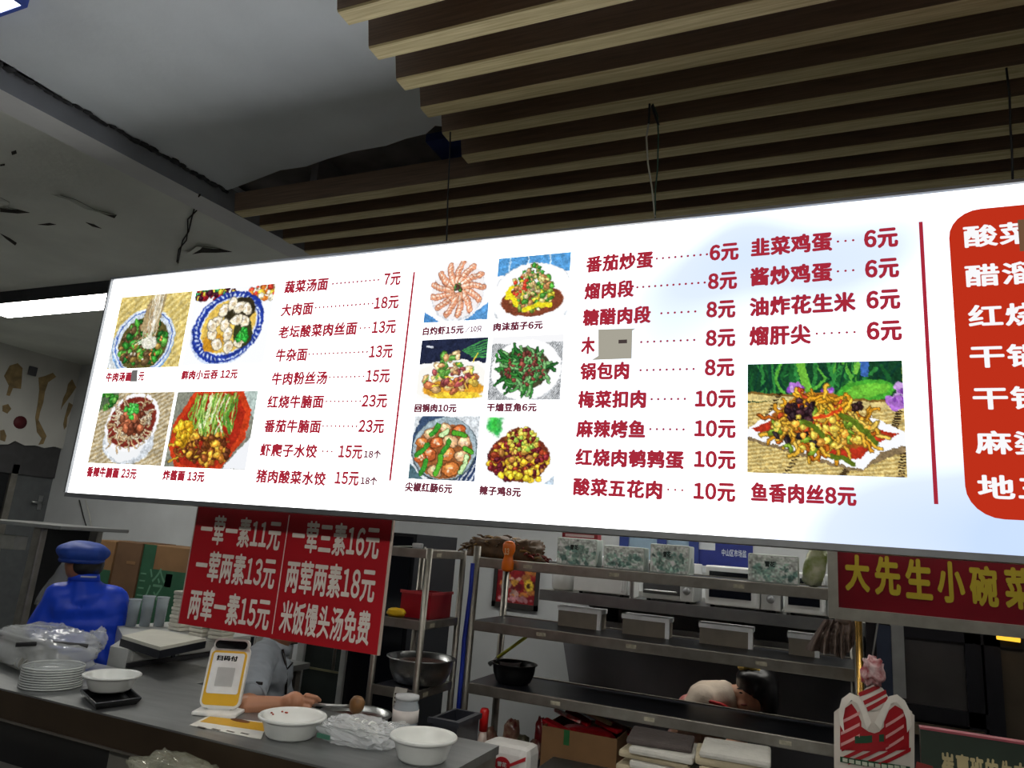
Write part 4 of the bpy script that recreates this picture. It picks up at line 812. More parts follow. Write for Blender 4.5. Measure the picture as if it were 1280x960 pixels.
# long rack facing the counter
RY0, RY1 = 3.60, 4.02; RX0, RX1 = -1.715, 0.16
levels = [(PY(600, 692, RY0).z, PY(1035, 742, RY0).z), (PY(590, 770, RY0).z, PY(1065, 843, RY0).z), (PY(585, 852, RY0).z, PY(925, 912, RY0).z)]
RZ = [(a + b)/2 for a, b in levels] + [0.52]
rk = thing('steel_shelf_rack', 'long grey steel shelf rack with four shelves in the kitchen', 'shelf rack', ((RX0+RX1)/2, 3.8, FLOOR))
for x in (RX0, RX1):
    for y in (RY0 - 0.005, RY1): rack_post('post', x, y, FLOOR, RZ[0] + (0.06 if y < 3.9 else 0.02), 0.02, rk)
for i, z in enumerate(RZ):
    sh = obj('shelf', MB().box((RX0, RY0 + 0.012, z - 0.022), (RX1, RY1 - 0.01, z)), M_steel_dark, rk)
    obj('front_rail', MB().rbox(((RX0+RX1)/2, RY0, z - 0.024), (RX1 - RX0 + 0.01, 0.022, 0.052), r=0.004), M_steel_dull, sh)
    obj('back_rail', MB().box((RX0, RY1 - 0.012, z - 0.045), (RX1, RY1 + 0.006, z + 0.006)), M_steel_dull, sh)
    for j in range(3):
        x = RX0 + (0.28, 0.75, 1.35)[j] + 0.1*i; obj('sticker', MB().box((x, RY0 - 0.0125, z - 0.034), (x + 0.05, RY0 - 0.0115, z - 0.016)), mat('old_sticker', (176, 170, 150), 0.7, var=0.2, scale=60), sh)
# narrow rack standing before it, on the left
LY0, LY1 = 3.17, 3.55; LX0, LX1 = -2.03, -1.775
LZ = [PY(500, 690, LY0).z + 0.02, (PY(479, 767, LY0).z + PY(531, 782, LY0).z)/2, (PY(468, 853, LY0).z + PY(528, 870, LY0).z)/2, 0.45]
lr = thing('narrow_shelf_rack', 'narrow steel rack holding a red box and a steel basin', 'shelf rack', ((LX0+LX1)/2, 3.36, FLOOR))
for x in (LX0, LX1):
    for y in (LY0, LY1): rack_post('post', x, y, FLOOR, LZ[0] + 0.01, 0.0165, lr)
for z in LZ:
    sh = obj('shelf', MB().box((LX0 + 0.012, LY0 + 0.012, z - 0.016), (LX1 - 0.012, LY1 - 0.012, z)), M_steel_dark, lr)
    obj('front_rail', MB().rbox(((LX0+LX1)/2, LY0, z - 0.018), (LX1 - LX0, 0.016, 0.045), r=0.003), M_steel_dull, sh)
    obj('side_rail', MB().rbox((LX1, (LY0+LY1)/2, z - 0.018), (0.016, LY1 - LY0, 0.04), r=0.003), M_steel_dull, sh)
    obj('sticker', MB().box((LX1 + 0.0085, LY0 + 0.06, z - 0.03), (LX1 + 0.0095, LY0 + 0.11, z - 0.012)), mat('old_sticker', (176, 170, 150)), sh)

# ---- on the long rack's top shelf: packs of tissues with green printed wrappers
def tissue_print(n=70, seed=1, nx=60, ny=36, end=False):
    random.seed(seed); p = Print(nx, ny, (222, 230, 224)); A = p.asp
    p.scatter(n, A*.5, .6, A*.5, .36, [(140, 178, 164), (170, 200, 186), (196, 214, 204), (110, 150, 140)], .03, .09, 1.6, False)
    p.poly([(A*.08, .08), (A*.92, .08), (A*.92, .2), (A*.08, .2)], (206, 216, 208)); return warp(p, 1.0, 20)
def tissue(label, x0p, x1p, ytop, Y, D=0.12, word=True, seed=1, yaw=0.0):
    a, b = PY(x0p, ytop, Y), PY(x1p, ytop, Y); z0 = RZ[0] + 0.001; H = max(.07, a.z - z0); w = b.x - a.x
    t = thing('tissue_pack', label, 'tissue pack', ((a.x+b.x)/2, Y + D/2, z0), 'tissue packs on the top shelf')
    obj('wrapper', MB().rbox(((a.x+b.x)/2, Y + D/2, z0 + H/2), (w, D, H), yaw, 0.008), mat('tissue_wrapper', (206, 216, 208), 0.35, var=0.12, scale=14), t)
    sheet('printed_front', tissue_print(seed=seed), (a.x + .004, Y - .0015, z0 + H - .006), (b.x - .004, Y - .0015, z0 + H - .006), (a.x + .004, Y - .0015, z0 + .006), t, M_ink)
    if word: text_on('lettering', '雪花', (a.x + w*(.34 if w < .3 else .22), Y - .0025, z0 + H*.66), (1, 0, 0), (0, 0, 1), w*.2, H*.2, mat('wrapper_ink', (24, 44, 40), 0.5), t, .05)
    obj('seal', MB().prism([(b.x - .002, Y + .01, z0 + .012), (b.x - .002, Y + D - .01, z0 + .012), (b.x - .002, Y + D/2, z0 + H*.6)], (.004, 0, 0)), mat('wrapper_seal', (150, 166, 156), 0.3), t)
    return t
tissue('green printed tissue pack leftmost on the top shelf', 697, 747, 671, 3.64, .12, True, 2)
tissue('green printed tissue pack second from the left on the top shelf', 755, 806, 681, 3.64, .12, False, 3)
tissue('green printed tissue pack with a dark end, beside the blue notice', 813, 862, 679, 3.64, .16, True, 4)
tissue('green printed tissue pack furthest right on the top shelf', 935, 998, 691, 3.64, .14, True, 5)
a = PY(872, 683, 3.70); zz = RZ[0] + .001
# red carton behind the first pack
q0, q1 = PY(703, 662, 3.86), PY(747, 670, 3.86)
rc = thing('red_carton', 'red printed carton behind the leftmost tissue pack', 'carton', ((q0.x+q1.x)/2, 3.9, zz)); obj('box', MB().rbox(((q0.x+q1.x)/2, 3.9, zz + (q0.z - zz)/2), (q1.x - q0.x, .08, q0.z - zz), r=.004), mat('carton_red', (150, 30, 40), .5), rc)
obj('stripe', MB().box((q0.x + .02, 3.858, q0.z - .035), (q1.x - .02, 3.8595, q0.z - .02)), mat('carton_pale', (216, 190, 190), .5), rc)
# bundle of dried peppers and the orange bottle
random.seed(31); q = PY(628, 690, 3.72); pb = thing('dried_pepper_bundle', 'tangled bundle of dried peppers and stalks on the shelf end', 'dried peppers', (q.x, 3.74, zz))
M_pep = mat('dried_pepper', (84, 60, 32), .6, var=.3, scale=30); M_pep2 = mat('dried_pepper_red', (120, 30, 20), .5, var=.3, scale=30)
hx0_, hx1_ = PY(583, 690, 3.72).x, PY(678, 690, 3.72).x
for i in range(130):
    u = random.random(); x = hx0_ + (hx1_ - hx0_)*u; y = random.uniform(3.66, 3.88); hh = .115*math.sin(math.pi*min(1, .12 + u*.95))**.6*(1 - abs(y - 3.76)/.16)
    z = zz + .014 + max(0, hh)*random.uniform(.75, 1.0); a_ = random.uniform(0, 6.28); d = Vector((math.cos(a_), math.sin(a_), random.uniform(-.5, .5)))*random.uniform(.03, .065)
    o = obj('pepper', MB().tube([Vector((x, y, z)), Vector((x, y, z)) + d*.5 + Vector((0, 0, .006)), Vector((x, y, z)) + d], .009, 5, r2=.003), M_pep2 if u > .62 and i % 4 else (M_pep if i % 2 else mat('dried_stalk', (140, 110, 60), .7)), pb)
obj('heap', settle(crumple((q.x, 3.765, zz + .03), (.21, .085, .075), (0, 0, 0), 2.2, .3, 40, 20), zz + .001), M_pep, pb)
q = PY(640, 690, 3.60); q = Vector((q.x, RY0 - 0.045, RZ[0] - .05))
ob = thing('orange_bottle', 'orange plastic bottle hanging at the front of the top shelf', 'bottle', q)
obj('body', MB().lathe((q.x, q.y, RZ[0] - .06), [(0, 0), (.022, .002), (.031, .015), (.030, .05), (.022, .075), (.022, .085), (.032, .11), (.032, .14), (.024, .155), (.012, .16), (0, .162)], 20, sx=1.1, sy=.8), mat('orange_plastic', (226, 110, 16), .3, var=.08), ob)
text_on('lettering', '13', (q.x - .014, q.y - .0275, RZ[0] + .045), (1, 0, 0), (0, 0, 1), .028, .035, mat('pale_ink', (240, 200, 150), .5), ob, .05)
obj('hook', MB().tube([(q.x, q.y, RZ[0] + .10), (q.x, q.y + .02, RZ[0] + .112), (q.x, RY0 + .02, RZ[0] + .10), (q.x, RY0 + .02, RZ[0])], .003, 6), M_steel, ob)
# green and yellow packet at the shelf's right end
q = PY(1022, 722, 3.66); gp = thing('snack_packet', 'green and yellow packet leaning at the right end of the top shelf', 'packet', (q.x, 3.68, zz))
obj('packet', crumple((q.x - .01, 3.70, zz + .09), (.045, .03, .085), (0, .25, 0), 5.5, .18, 26, 18), mat('packet_green', (120, 140, 40), .3, rgb2=(206, 206, 180), scale=18), gp)
obj('top_flap', crumple((q.x - .02, 3.70, zz + .20), (.035, .02, .03), (0, .1, 0), 1.5, .2, 20, 12), mat('packet_white', (200, 206, 204), .3), gp)

# ---- wall behind: notices, window frames, blue poster
def wallpic(name, label, cat, pts, Y, m_, th=.01):
    a, b = PY(*pts[0], Y), PY(*pts[1], Y); o = obj(name, MB().box((a.x, Y, b.z), (b.x, Y + th, a.z)), m_, None, at=(a.x, Y, b.z)); return tag(o, label, cat)
YW = YB - 0.012
a, b = PY(866, 672, YW), PY(941, 712, YW)
bp = thing('blue_notice', 'blue wall notice with white characters behind the tissue packs', 'notice', ((a.x+b.x)/2, YW, b.z)); obj('panel', MB().box((a.x, YW, b.z), (b.x, YW + .01, a.z + .1)), mat('notice_blue', (30, 46, 130), .45), bp)
obj('footer', MB().box((a.x, YW - .001, b.z - .05), (b.x, YW + .01, b.z)), mat('notice_white', (200, 206, 212), .5), bp); obj('corner_box', MB().box((a.x + .04, YW - .002, a.z - .08), (a.x + .16, YW, a.z + .04)), mat('notice_white', (200, 206, 212)), bp)
f_ = lambda x, y: PY(860 + x/5.818, 660 + y/5.818, YW - .002); p0, p1 = f_(245, 176), f_(425, 190); text_on('lettering', '中山区市场监', (p0.x, p0.y, (p0.z+p1.z)/2), (1, 0, 0), (0, 0, 1), p1.x - p0.x, .05, mat('notice_ink', (206, 216, 232), .5), bp, .02)
wn = bpy.data.objects.new('window_1', None); COL.objects.link(wn); wn.location = PY(820, 690, YW); struct(wn, 'blue framed serving window in the back wall')
M_bfr = mat('blue_frame', (40, 60, 130), .4); M_pane = mat('pale_pane', (150, 176, 196), .15, var=.05)
for x in (781, 828, 868): a = PY(x, 670, YW); obj('frame_bar', MB().box((a.x - .035, YW - .02, 1.55), (a.x + .035, YW + .01, 2.1)), M_bfr, wn)
for x0, x1 in ((785, 824), (832, 864)): a, b = PY(x0, 670, YW), PY(x1, 690, YW); obj('pane', MB().box((a.x, YW, 1.56), (b.x, YW + .008, 2.1)), M_pane, wn)
# framed red print on the wall at the left of the rack
a, b = PY(624, 700, YW), PY(668, 757, YW)
rp = thing('red_poster', 'red festive poster with flowers hung behind the rack', 'poster', ((a.x+b.x)/2, YW, b.z)); random.seed(8)
p = Print(50, 66, (140, 26, 34)); A = p.asp; p.scatter(40, A/2, .5, A*.5, .5, [(176, 40, 40), (110, 20, 30), (190, 120, 60), (200, 160, 150)], .03, .09, 1.3, False); p.ell(A*.82, .62, .1, .12, (226, 190, 60)); p.ell(A*.82, .63, .04, .05, (60, 30, 20)); p.scatter(16, A/2, .92, A*.45, .05, [(216, 150, 160)], .02, .04, 1.2, False); p.ell(A*.45, .58, .07, .07, (206, 150, 60))
sheet('print', warp(p), (a.x, YW - .004, a.z + .06), (b.x, YW - .004, a.z + .06), (a.x, YW - .004, b.z), rp, M_ink)
obj('frame', MB().box((a.x - .03, YW - .015, b.z - .04), (a.x, YW, a.z + .1)).box((b.x, YW - .015, b.z - .04), (b.x + .03, YW, a.z + .1)).box((a.x - .03, YW - .015, b.z - .04), (b.x + .03, YW, b.z)), mat('poster_frame', (50, 46, 44), .5), rp)

# ---- microwaves on the wall shelf
MY = 4.42; MZ = PY(870, 757, MY - .02).z
ws = thing('wall_shelf', 'grey steel wall shelf carrying the row of microwaves', 'shelf', (-.55, 4.7, MZ - .06))
obj('board', MB().box((-1.62, MY - .05, MZ - .03), (.40, YB, MZ)), M_steel_dull, ws); obj('front_lip', MB().box((-1.62, MY - .06, MZ - .062), (.40, MY - .05, MZ + .004)), mat('lip_steel', (150, 152, 154), .4, .6), ws)
for x in (-1.4, -.5, .3): obj('bracket', MB().prism([(x, YB, MZ - .03), (x, YB, MZ - .3), (x, MY + .1, MZ - .03)], (.03, 0, 0)), M_steel_dark, ws)
M_mw = mat('microwave_white', (206, 208, 208), .4, var=.04); M_mwd = mat('microwave_glass', (16, 18, 26), .12)
def microwave(label, x0p, x1p, panel=True, open_=False, plain=False):
    a, b = PY(x0p, 740, MY), PY(x1p, 750, MY); w = b.x - a.x; H = .225; y0 = MY; y1 = MY + .34; t = thing('microwave', label, 'microwave', ((a.x+b.x)/2, MY + .17, MZ + .001), 'microwaves on the wall shelf'); z0 = MZ + .012
    for fx in (a.x + .04, b.x - .04):
        for fy in (y0 + .04, y1 - .04): obj('foot', MB().lathe((fx, fy, MZ + .001), [(.012, 0), (.012, .012), (0, .012)], 8), M_blk, t)
    obj('body', MB().rbox(((a.x+b.x)/2, (y0+y1)/2 + .012, z0 + H/2), (w, y1 - y0 - .02, H), r=.008), M_mw, t)
    dw = w*(.74 if panel else 1.0)
    if not open_:
        d = obj('door', MB().rbox((a.x + dw/2, y0 + .005, z0 + H/2), (dw - .006, .026, H - .008), r=.006), M_mw, t)
        if not plain: obj('window', MB().rbox((a.x + dw*.46, y0 - .009, z0 + H*.53), (dw*.76, .004, H*.66), r=.002), M_mwd, d)
        obj('handle', MB().rbox((a.x + dw*.93, y0 - .02, z0 + H/2), (.016, .022, H*.8), r=.006), M_mw, d)
    else:
        obj('cavity', MB().box((a.x + .012, y0 + .006, z0 + .03), (a.x + dw, y0 + .012, z0 + H - .02)), mat('cavity_grey', (66, 66, 68), .5), t)
        obj('turntable', MB().lathe((a.x + dw*.5, y0 + .004, z0 + .045), [(0, 0), (.10, 0), (.10, .008), (0, .008)], 20, sy=.08), M_steel, t)
        obj('door', MB().rbox((a.x - .012, y0 - .12, z0 + H/2), (.026, .26, H - .006), .12, .006), M_mw, t)
    if panel:
        c = obj('control_panel', MB().rbox((a.x + dw + (w - dw)/2, y0 + .004, z0 + H/2), (w - dw - .006, .02, H - .008), r=.004), mat('panel_white', (190, 192, 192), .4), t)
        k0 = Vector((a.x + dw + (w-dw)/2, y0 - .007, z0 + H*.62)); obj('knob', MB().add(*(lambda l: ([Vector((v.x + k0.x, k0.y - v.z, v.y + k0.z)) for v in l.v], l.f))(MB().lathe((0, 0, 0), [(.030, 0), (.030, .006), (.022, .008), (.020, .02), (0, .02)], 20)), True), mat('knob_grey', (120, 122, 124), .35), c)
        k0.z = z0 + H*.28; obj('knob', MB().add(*(lambda l: ([Vector((v.x + k0.x, k0.y - v.z, v.y + k0.z)) for v in l.v], l.f))(MB().lathe((0, 0, 0), [(.022, 0), (.022, .006), (.015, .018), (0, .018)], 16)), True), mat('knob_grey', (120, 122, 124)), c)
    return t
microwave('plain white oven leftmost on the wall shelf', 716, 783, False, False, True)
microwave('white microwave with its door open', 801, 867, True, True)
microwave('white microwave with a dark window and a round dial, in the middle', 881, 976)
microwave('white microwave partly hidden by the stall sign frame', 981, 1052)
# white rice cooker left of them
q = PY(697, 748, MY); rcq = thing('rice_cooker', 'small white domed cooker left of the microwaves', 'cooker', (q.x, MY + .1, MZ + .001))
obj('body', MB().lathe((q.x, MY + .1, MZ + .001), [(.06, 0), (.075, .02), (.08, .10), (.078, .11)], 20), M_mw, rcq); obj('lid', MB().lathe((q.x, MY + .1, MZ + .112), [(.08, 0), (.075, .05), (.05, .1), (.02, .12), (0, .122)], 20), mat('cooker_lid', (190, 194, 196), .2), rcq)

# ---- second shelf: grey boxes with white rims
for i, (x0, x1, yt) in enumerate(((697, 752, 757), (777, 837, 767), (873, 941, 779), (984, 1024, 791))):
    Y = 3.86; a, b = PY(x0, yt, Y), PY(x1, yt, Y); z0 = RZ[1] + .001; H = .125; H = max(.10, a.z - z0 - .0)
    t = thing('steel_tray_box', 'grey box with a white rim on the middle shelf, ' + ('leftmost of four', 'second of four', 'third of four', 'rightmost of four')[i], 'box', ((a.x+b.x)/2, Y + .06, z0), 'white-rimmed boxes on the middle shelf')
    obj('body', MB().box((a.x + .006, Y + .004, z0), (b.x - .006, Y + .125, z0 + H - .02)), mat('box_grey', (128, 120, 108), .5), t)
    obj('rim', MB().box((a.x, Y, z0 + H - .022), (b.x, Y + .128, z0 + H)), mat('rim_white', (236, 238, 240), .4), t); obj('rim_leg', MB().box((b.x - .022, Y, z0), (b.x, Y + .012, z0 + H - .022)), mat('rim_white', (176, 178, 180)), t)
# sloping steel hood sheet behind the rack
hd = thing('steel_hood', 'large sloping dark steel sheet hood behind the rack', 'hood', (-.4, 5.0, FLOOR))
a, b, c_, d = PY(690, 803, 4.75), PY(1075, 860, 4.75), PY(1110, 960, 4.5), PY(722, 858, 4.5)
a = Vector((a.x, 4.9, 1.10)); b = Vector((.75, 4.9, 1.10)); c_ = Vector((.75, 4.55, .45)); d = Vector((a.x + .28, 4.55, .45))
fix_normals(obj('sheet', MB().prism([a, b, c_, d], (0, .02, .01)), mat('hood_steel', (112, 112, 118), .5, .25, var=.15, scale=3), hd)); obj('lip', MB().box((a.x, 4.86, 1.10), (.75, 4.9, 1.15)), mat('lip_steel', (150, 152, 154)), hd)
obj('base', MB().box((d.x, 4.6, FLOOR), (.75, 5.2, .45)), M_steel_dark, hd); obj('back', MB().box((a.x + .2, 5.0, .45), (.75, 5.2, 1.1)), M_steel_dark, hd)

# ---- pans between the racks
def pan(label, q, R_, H, m_, food=None, handle=None, name='steel_basin', cat='basin', group=None):
    t = thing(name, label, cat, q, group)
    obj('body', MB().lathe(q, [(R_*.62, 0), (R_*.78, H*.12), (R_*.93, H*.55), (R_*.97, H*.95), (R_*1.06, H), (R_*1.06, H*1.03), (R_*.96, H*1.02), (R_*.90, H*.55), (R_*.74, H*.14), (0, H*.06)], 40), m_, t)
    if food: obj('food', MB().lathe(q, [(R_*.945, H*.80), (R_*.6, H*.84), (R_*.3, H*.82), (0, H*.85)], 32), food, t)
    return t
M_sauce = mat('braised_food', (84, 44, 30), .35, var=.4, scale=40, bump=.6, bscale=60)
q = Vector(((LX0+LX1)/2 + .045, 3.30, LZ[2] + .001)); pan('large steel basin of braised food on the narrow rack', (-1.865, 3.36, LZ[2] + .001), .168, .125, M_steel, M_sauce)
M_wok = mat('black_iron', (30, 30, 32), .4, .5)
q = PY(628, 852, 3.8); pan('dark iron wok on the lowest visible rack shelf', (q.x + .075, 3.77, RZ[2] + .001), .12, .10, M_wok, None, None, 'wok', 'wok')
q = PY(608, 850, 3.72); t = thing('spatula', 'yellow-green handled spatula standing in the dark wok', 'spatula', (PY(628, 852, 3.8).x, 3.8, RZ[2] + .02))
a, b = PY(622, 822, 3.78), PY(658, 796, 3.74); obj('handle', MB().tube([a, (a+b)/2, b], .009, 8), mat('lime_plastic', (190, 196, 60), .4), t); a2 = PY(612, 830, 3.79); obj('blade', MB().tube([a2, a], .014, 8, r2=.008), M_steel, t)
q = PY(597, 852, 3.75); pan('white rimmed basin at the left end of the rack shelf', (RX0 + .115, 3.88, RZ[2] + .001), .075, .09, mat('enamel_white', (200, 200, 196), .3), M_sauce, None, 'enamel_basin')
# red box, yellow packet on narrow rack
q = PY(540, 768, 3.36); rb = thing('red_box', 'red plastic box on the narrow rack shelf', 'box', (-1.88, 3.38, LZ[1] + .001))
M_redp = mat('red_plastic', (150, 20, 34), .35, var=.08); x0, x1 = -1.975, -1.80
obj('body', MB().box((x0, 3.28, LZ[1] + .001), (x1, 3.285, LZ[1] + .125)).box((x0, 3.50, LZ[1] + .001), (x1, 3.505, LZ[1] + .125)).box((x0, 3.285, LZ[1] + .001), (x0 + .005, 3.5, LZ[1] + .125)).box((x1 - .005, 3.285, LZ[1] + .001), (x1, 3.5, LZ[1] + .125)).box((x0 + .005, 3.285, LZ[1] + .001), (x1 - .005, 3.5, LZ[1] + .006)), M_redp, rb)
obj('rim', MB().box((x0 - .006, 3.274, LZ[1] + .118), (x1 + .006, 3.284, LZ[1] + .132)).box((x1 - .002, 3.284, LZ[1] + .118), (x1 + .006, 3.511, LZ[1] + .132)), mat('red_rim', (176, 60, 66), .35), rb)
yp = thing('yellow_packet', 'small yellow packet beside the red box', 'packet', (-1.985, 3.22, LZ[1] + .001)); obj('packet', settle(crumple((-1.965, 3.225, LZ[1] + .022), (.05, .022, .02), (0, 0, 0), 3.3, .2, 20, 12), LZ[1] + .001), mat('packet_yellow', (226, 186, 30), .4), yp)
# blue strap hanging from the rack corner, white cable on the top
st_ = obj('blue_strap', MB().tube([PY(x, y, 3.575) for x, y in ((591, 704), (590, 715), (588, 740), (584, 770), (580, 800), (578, 830), (575, 860), (572, 895))], .012, 8), mat('strap_blue', (30, 54, 170), .5, var=.15), None, at=PY(572, 895, 3.575)); tag(st_, 'blue strap hanging down between the two racks', 'strap')
q = LZ[0]; cb = obj('white_cable', MB().tube([(-2.02, 3.22, q + .004), (-1.93, 3.24, q + .012), (-1.84, 3.25, q + .004), (-1.79, 3.3, q + .004), (-1.79, 3.5, q + .004)], .003, 6), M_wire_w, None, at=(-1.9, 3.25, q)); tag(cb, 'thin white cable lying across the top of the narrow rack', 'cable')
ad = obj('power_adapter', MB().rbox((-1.875, 3.22, q + .017), (.055, .025, .026), .1, .006), mat('adapter_grey', (170, 172, 174), .4), None, at=(-1.86, 3.26, q)); tag(ad, 'grey power adapter on top of the narrow rack', 'adapter')
# receipt strip and jar at the narrow rack's front
a = PY(503, 852, LY0 - .012); w = .034; mb = MB(); vs = []
for i in range(9):
    t_ = i/8; z = LZ[2] + .012 - .125*t_; y = LY0 - .014 - .012*math.sin(t_*3.1); vs += [(a.x - w, y, z), (a.x + w, y, z)]
mb.add(vs, [(2*i, 2*i+1, 2*i+3, 2*i+2) for i in range(8)], True); rs = thing('receipt_strip', 'printed paper receipt strip hanging from the narrow rack', 'receipt', (a.x, LY0 - .015, LZ[2] - .11)); obj('paper', mb, mat('receipt_paper', (206, 206, 198), .7), rs)
for i in range(5): obj('print_line', MB().box((a.x - .026, LY0 - .0275, LZ[2] - .02 - i*.018), (a.x + .02 - (i % 2)*.012, LY0 - .0268, LZ[2] - .013 - i*.018)), mat('print_ink_dark', (70, 60, 50)), rs)
q = PZ(505, 925, CZ + .0); q = Vector((-1.50, 2.52, CZ + .001)); q = PZ(505, 912, CZ); q = Vector((q.x, q.y, CZ + .001))
jr = thing('plastic_jar', 'clear plastic jar with a white label behind the wrapped bowls', 'jar', q); obj('body', MB().lathe(q, [(.045, 0), (.05, .01), (.05, .085), (.044, .1), (.044, .11), (0, .11)], 24), M_clear, jr); obj('label_band', MB().lathe((q.x, q.y, q.z), [(.051, .03), (.051, .075), (.0505, .075), (.0505, .03)], 24, ring=True), mat('jar_label', (206, 200, 196), .6), jr); obj('lid', MB().lathe((q.x, q.y, q.z + .11), [(.047, 0), (.047, .014), (0, .016)], 24), mat('jar_lid', (190, 194, 196), .4), jr)

# ---- side table in the foreground right of the counter and what lies on it
TZ = 0.66; TY0, TY1 = 2.62, 3.40
stb = thing('prep_table', 'low steel preparation table in front of the long rack', 'table', (-.4, 3.0, FLOOR)); obj('top', MB().box((-1.14, TY0 + .02, TZ - .03), (.0, TY1, TZ)), M_steel, stb)
for x in (-1.10, -.04):
    for y in (TY0 + .04, TY1 - .04): obj('leg', MB().box((x - .02, y - .02, FLOOR), (x + .02, y + .02, TZ - .03)), M_steel_dull, stb)
def stack(label0, px_, py_, Y, n, w, d, cat, name, mlist, group):
    top = PY(px_, py_, Y); h = (top.z - TZ)/n; random.seed(int(px_))
    for i in range(n):
        z = TZ + .0005 + i*h; t = MB().rbox((top.x + random.uniform(-.016, .016), Y + d/2 + random.uniform(-.014, .014), z + h/2), (w*random.uniform(.84, 1.04), d*random.uniform(.88, 1.04), h*.98), random.uniform(-.12, .12), h*.45)
        for v in t.v: v.z += .010*mnoise.noise(Vector((v.x*9, v.y*9, i*1.0)))*(v.z - z)/h
        o = obj(name, t, mlist[min(i, len(mlist)-1)] if i < n - 1 else mlist[-1], None, at=(top.x, Y + d/2, z)); tag(o, label0 % ('bottom', 'second', 'third', 'fourth', 'fifth', 'sixth', 'seventh', 'eighth', 'ninth')[i] if i < n - 1 else label0.replace('%s ', 'topmost '), cat, group)
M_cl1 = mat('white_cloth', (206, 204, 196), .85, var=.06, scale=20, bump=.3, bscale=40); M_cl2 = mat('cream_cloth', (190, 178, 150), .85, var=.08, scale=20, bump=.3, bscale=40); M_cl3 = mat('grey_cloth', (84, 76, 74), .85, var=.1, scale=20, bump=.3)
stack('%s folded cloth of the pile under the dark rack shelf', 822, 930, 3.0, 9, .29, .25, 'cloth', 'folded_cloth', [M_cl2, M_cl1, M_cl2, M_cl1, M_cl2, M_cl1, M_cl2, M_cl1, M_cl3], 'folded cloths on the table')
stack('%s folded cloth of the pile nearest the striped bag', 912, 943, 2.95, 9, .26, .25, 'cloth', 'folded_cloth', [M_cl2, M_cl1, M_cl2, M_cl2, M_cl1, M_cl2, M_cl2, M_cl2, M_cl1], 'folded cloths on the table')
# flour bag
q = PY(622, 960, 2.80); fb = thing('paper_food_bag', 'white paper food bag with a red emblem and red band', 'bag', (q.x, 2.9, TZ)); BX0 = q.x - .10
M_bagw = mat('bag_white', (206, 204, 200), .45, var=.05, bump=.2, bscale=20); t = PY(628, 931, 2.86).z
mb = MB().rbox((q.x, 2.93, (TZ + t)/2 + .0), (.205, .14, t - TZ), 0, .03)
for v in mb.v: v.x += .02*mnoise.noise(v*9); v.y += (t - v.z)*-.12 + .06*0
obj('body', mb, M_bagw, fb); M_bagr = mat('bag_red', (166, 26, 36), .45)
zf = lambda z: 2.93 - .071 - (t - z)*.12 - .004
obj('band', MB().add([(q.x - .095, zf(t - .03), t - .03), (q.x - .03, zf(t - .06), t - .06), (q.x - .03, zf(t - .072), t - .072), (q.x - .095, zf(t - .04), t - .04), (q.x + .03, zf(t - .06), t - .06), (q.x + .095, zf(t - .025), t - .025), (q.x + .095, zf(t - .04), t - .04), (q.x + .03, zf(t - .072), t - .072)], [(0, 3, 2, 1), (1, 2, 7, 4), (4, 7, 6, 5)]), M_bagr, fb)
lm = MB().lathe((0, 0, 0), [(0, 0), (.034, 0), (.034, .002), (0, .002)], 24); zc = t - .066; obj('emblem', MB().add([Vector((q.x + v.x, zf(zc) - .002 - v.z, zc + v.y*.8)) for v in lm.v], lm.f), M_bagr, fb)
text_on('lettering', '雪花', (q.x - .02, zf(zc) - .0055, zc), (1, 0, 0), (0, 0, 1), .04, .018, M_bagw, fb, .04)
# black crate beside the counter, red bottle
q = PY(556, 903, 2.62); M_crate = mat('black_crate', (34, 36, 44), .4, var=.1); cz1 = q.z; X0, X1, Y0, Y1 = PY(533, 905, 2.62).x, PY(566, 905, 2.62).x, 2.66, 2.86
cr = thing('black_crate', 'tall black plastic crate behind the counter corner', 'crate', ((X0+X1)/2, 2.8, FLOOR)); obj('wall', MB().box((X0, Y0, FLOOR), (X1, Y0 + .012, cz1)), M_crate, cr); obj('wall', MB().box((X0, Y1 - .012, FLOOR), (X1, Y1, cz1)), M_crate, cr); obj('wall', MB().box((X0, Y0 + .012, FLOOR), (X0 + .012, Y1 - .012, cz1)), M_crate, cr); obj('wall', MB().box((X1 - .012, Y0 + .012, FLOOR), (X1, Y1 - .012, cz1)), M_crate, cr); obj('base', MB().box((X0 + .012, Y0 + .012, FLOOR), (X1 - .012, Y1 - .012, FLOOR + .02)), M_crate, cr)
obj('rim', MB().box((X0 - .012, Y0 - .012, cz1 - .02), (X1 + .012, Y0, cz1)).box((X1, Y0, cz1 - .02), (X1 + .012, Y1, cz1)), M_crate, cr)
q = PY(587, 915, 3.15); bt = thing('red_bottle', 'red topped sauce bottle between the crate and the rack', 'bottle', (q.x, 3.30, FLOOR)); zt = q.z - .03
btb = thing('low_stool', 'dark stool carrying the red sauce bottle', 'stool', (q.x, 3.3, FLOOR)); obj('seat', MB().rbox((q.x, 3.30, .50), (.26, .22, .03), 0, .01), M_crate, btb)
for sx in (-.1, .1):
    for sy in (-.08, .08): obj('leg', MB().box((q.x + sx - .015, 3.3 + sy - .015, FLOOR), (q.x + sx + .015, 3.3 + sy + .015, .486)), M_crate, btb)
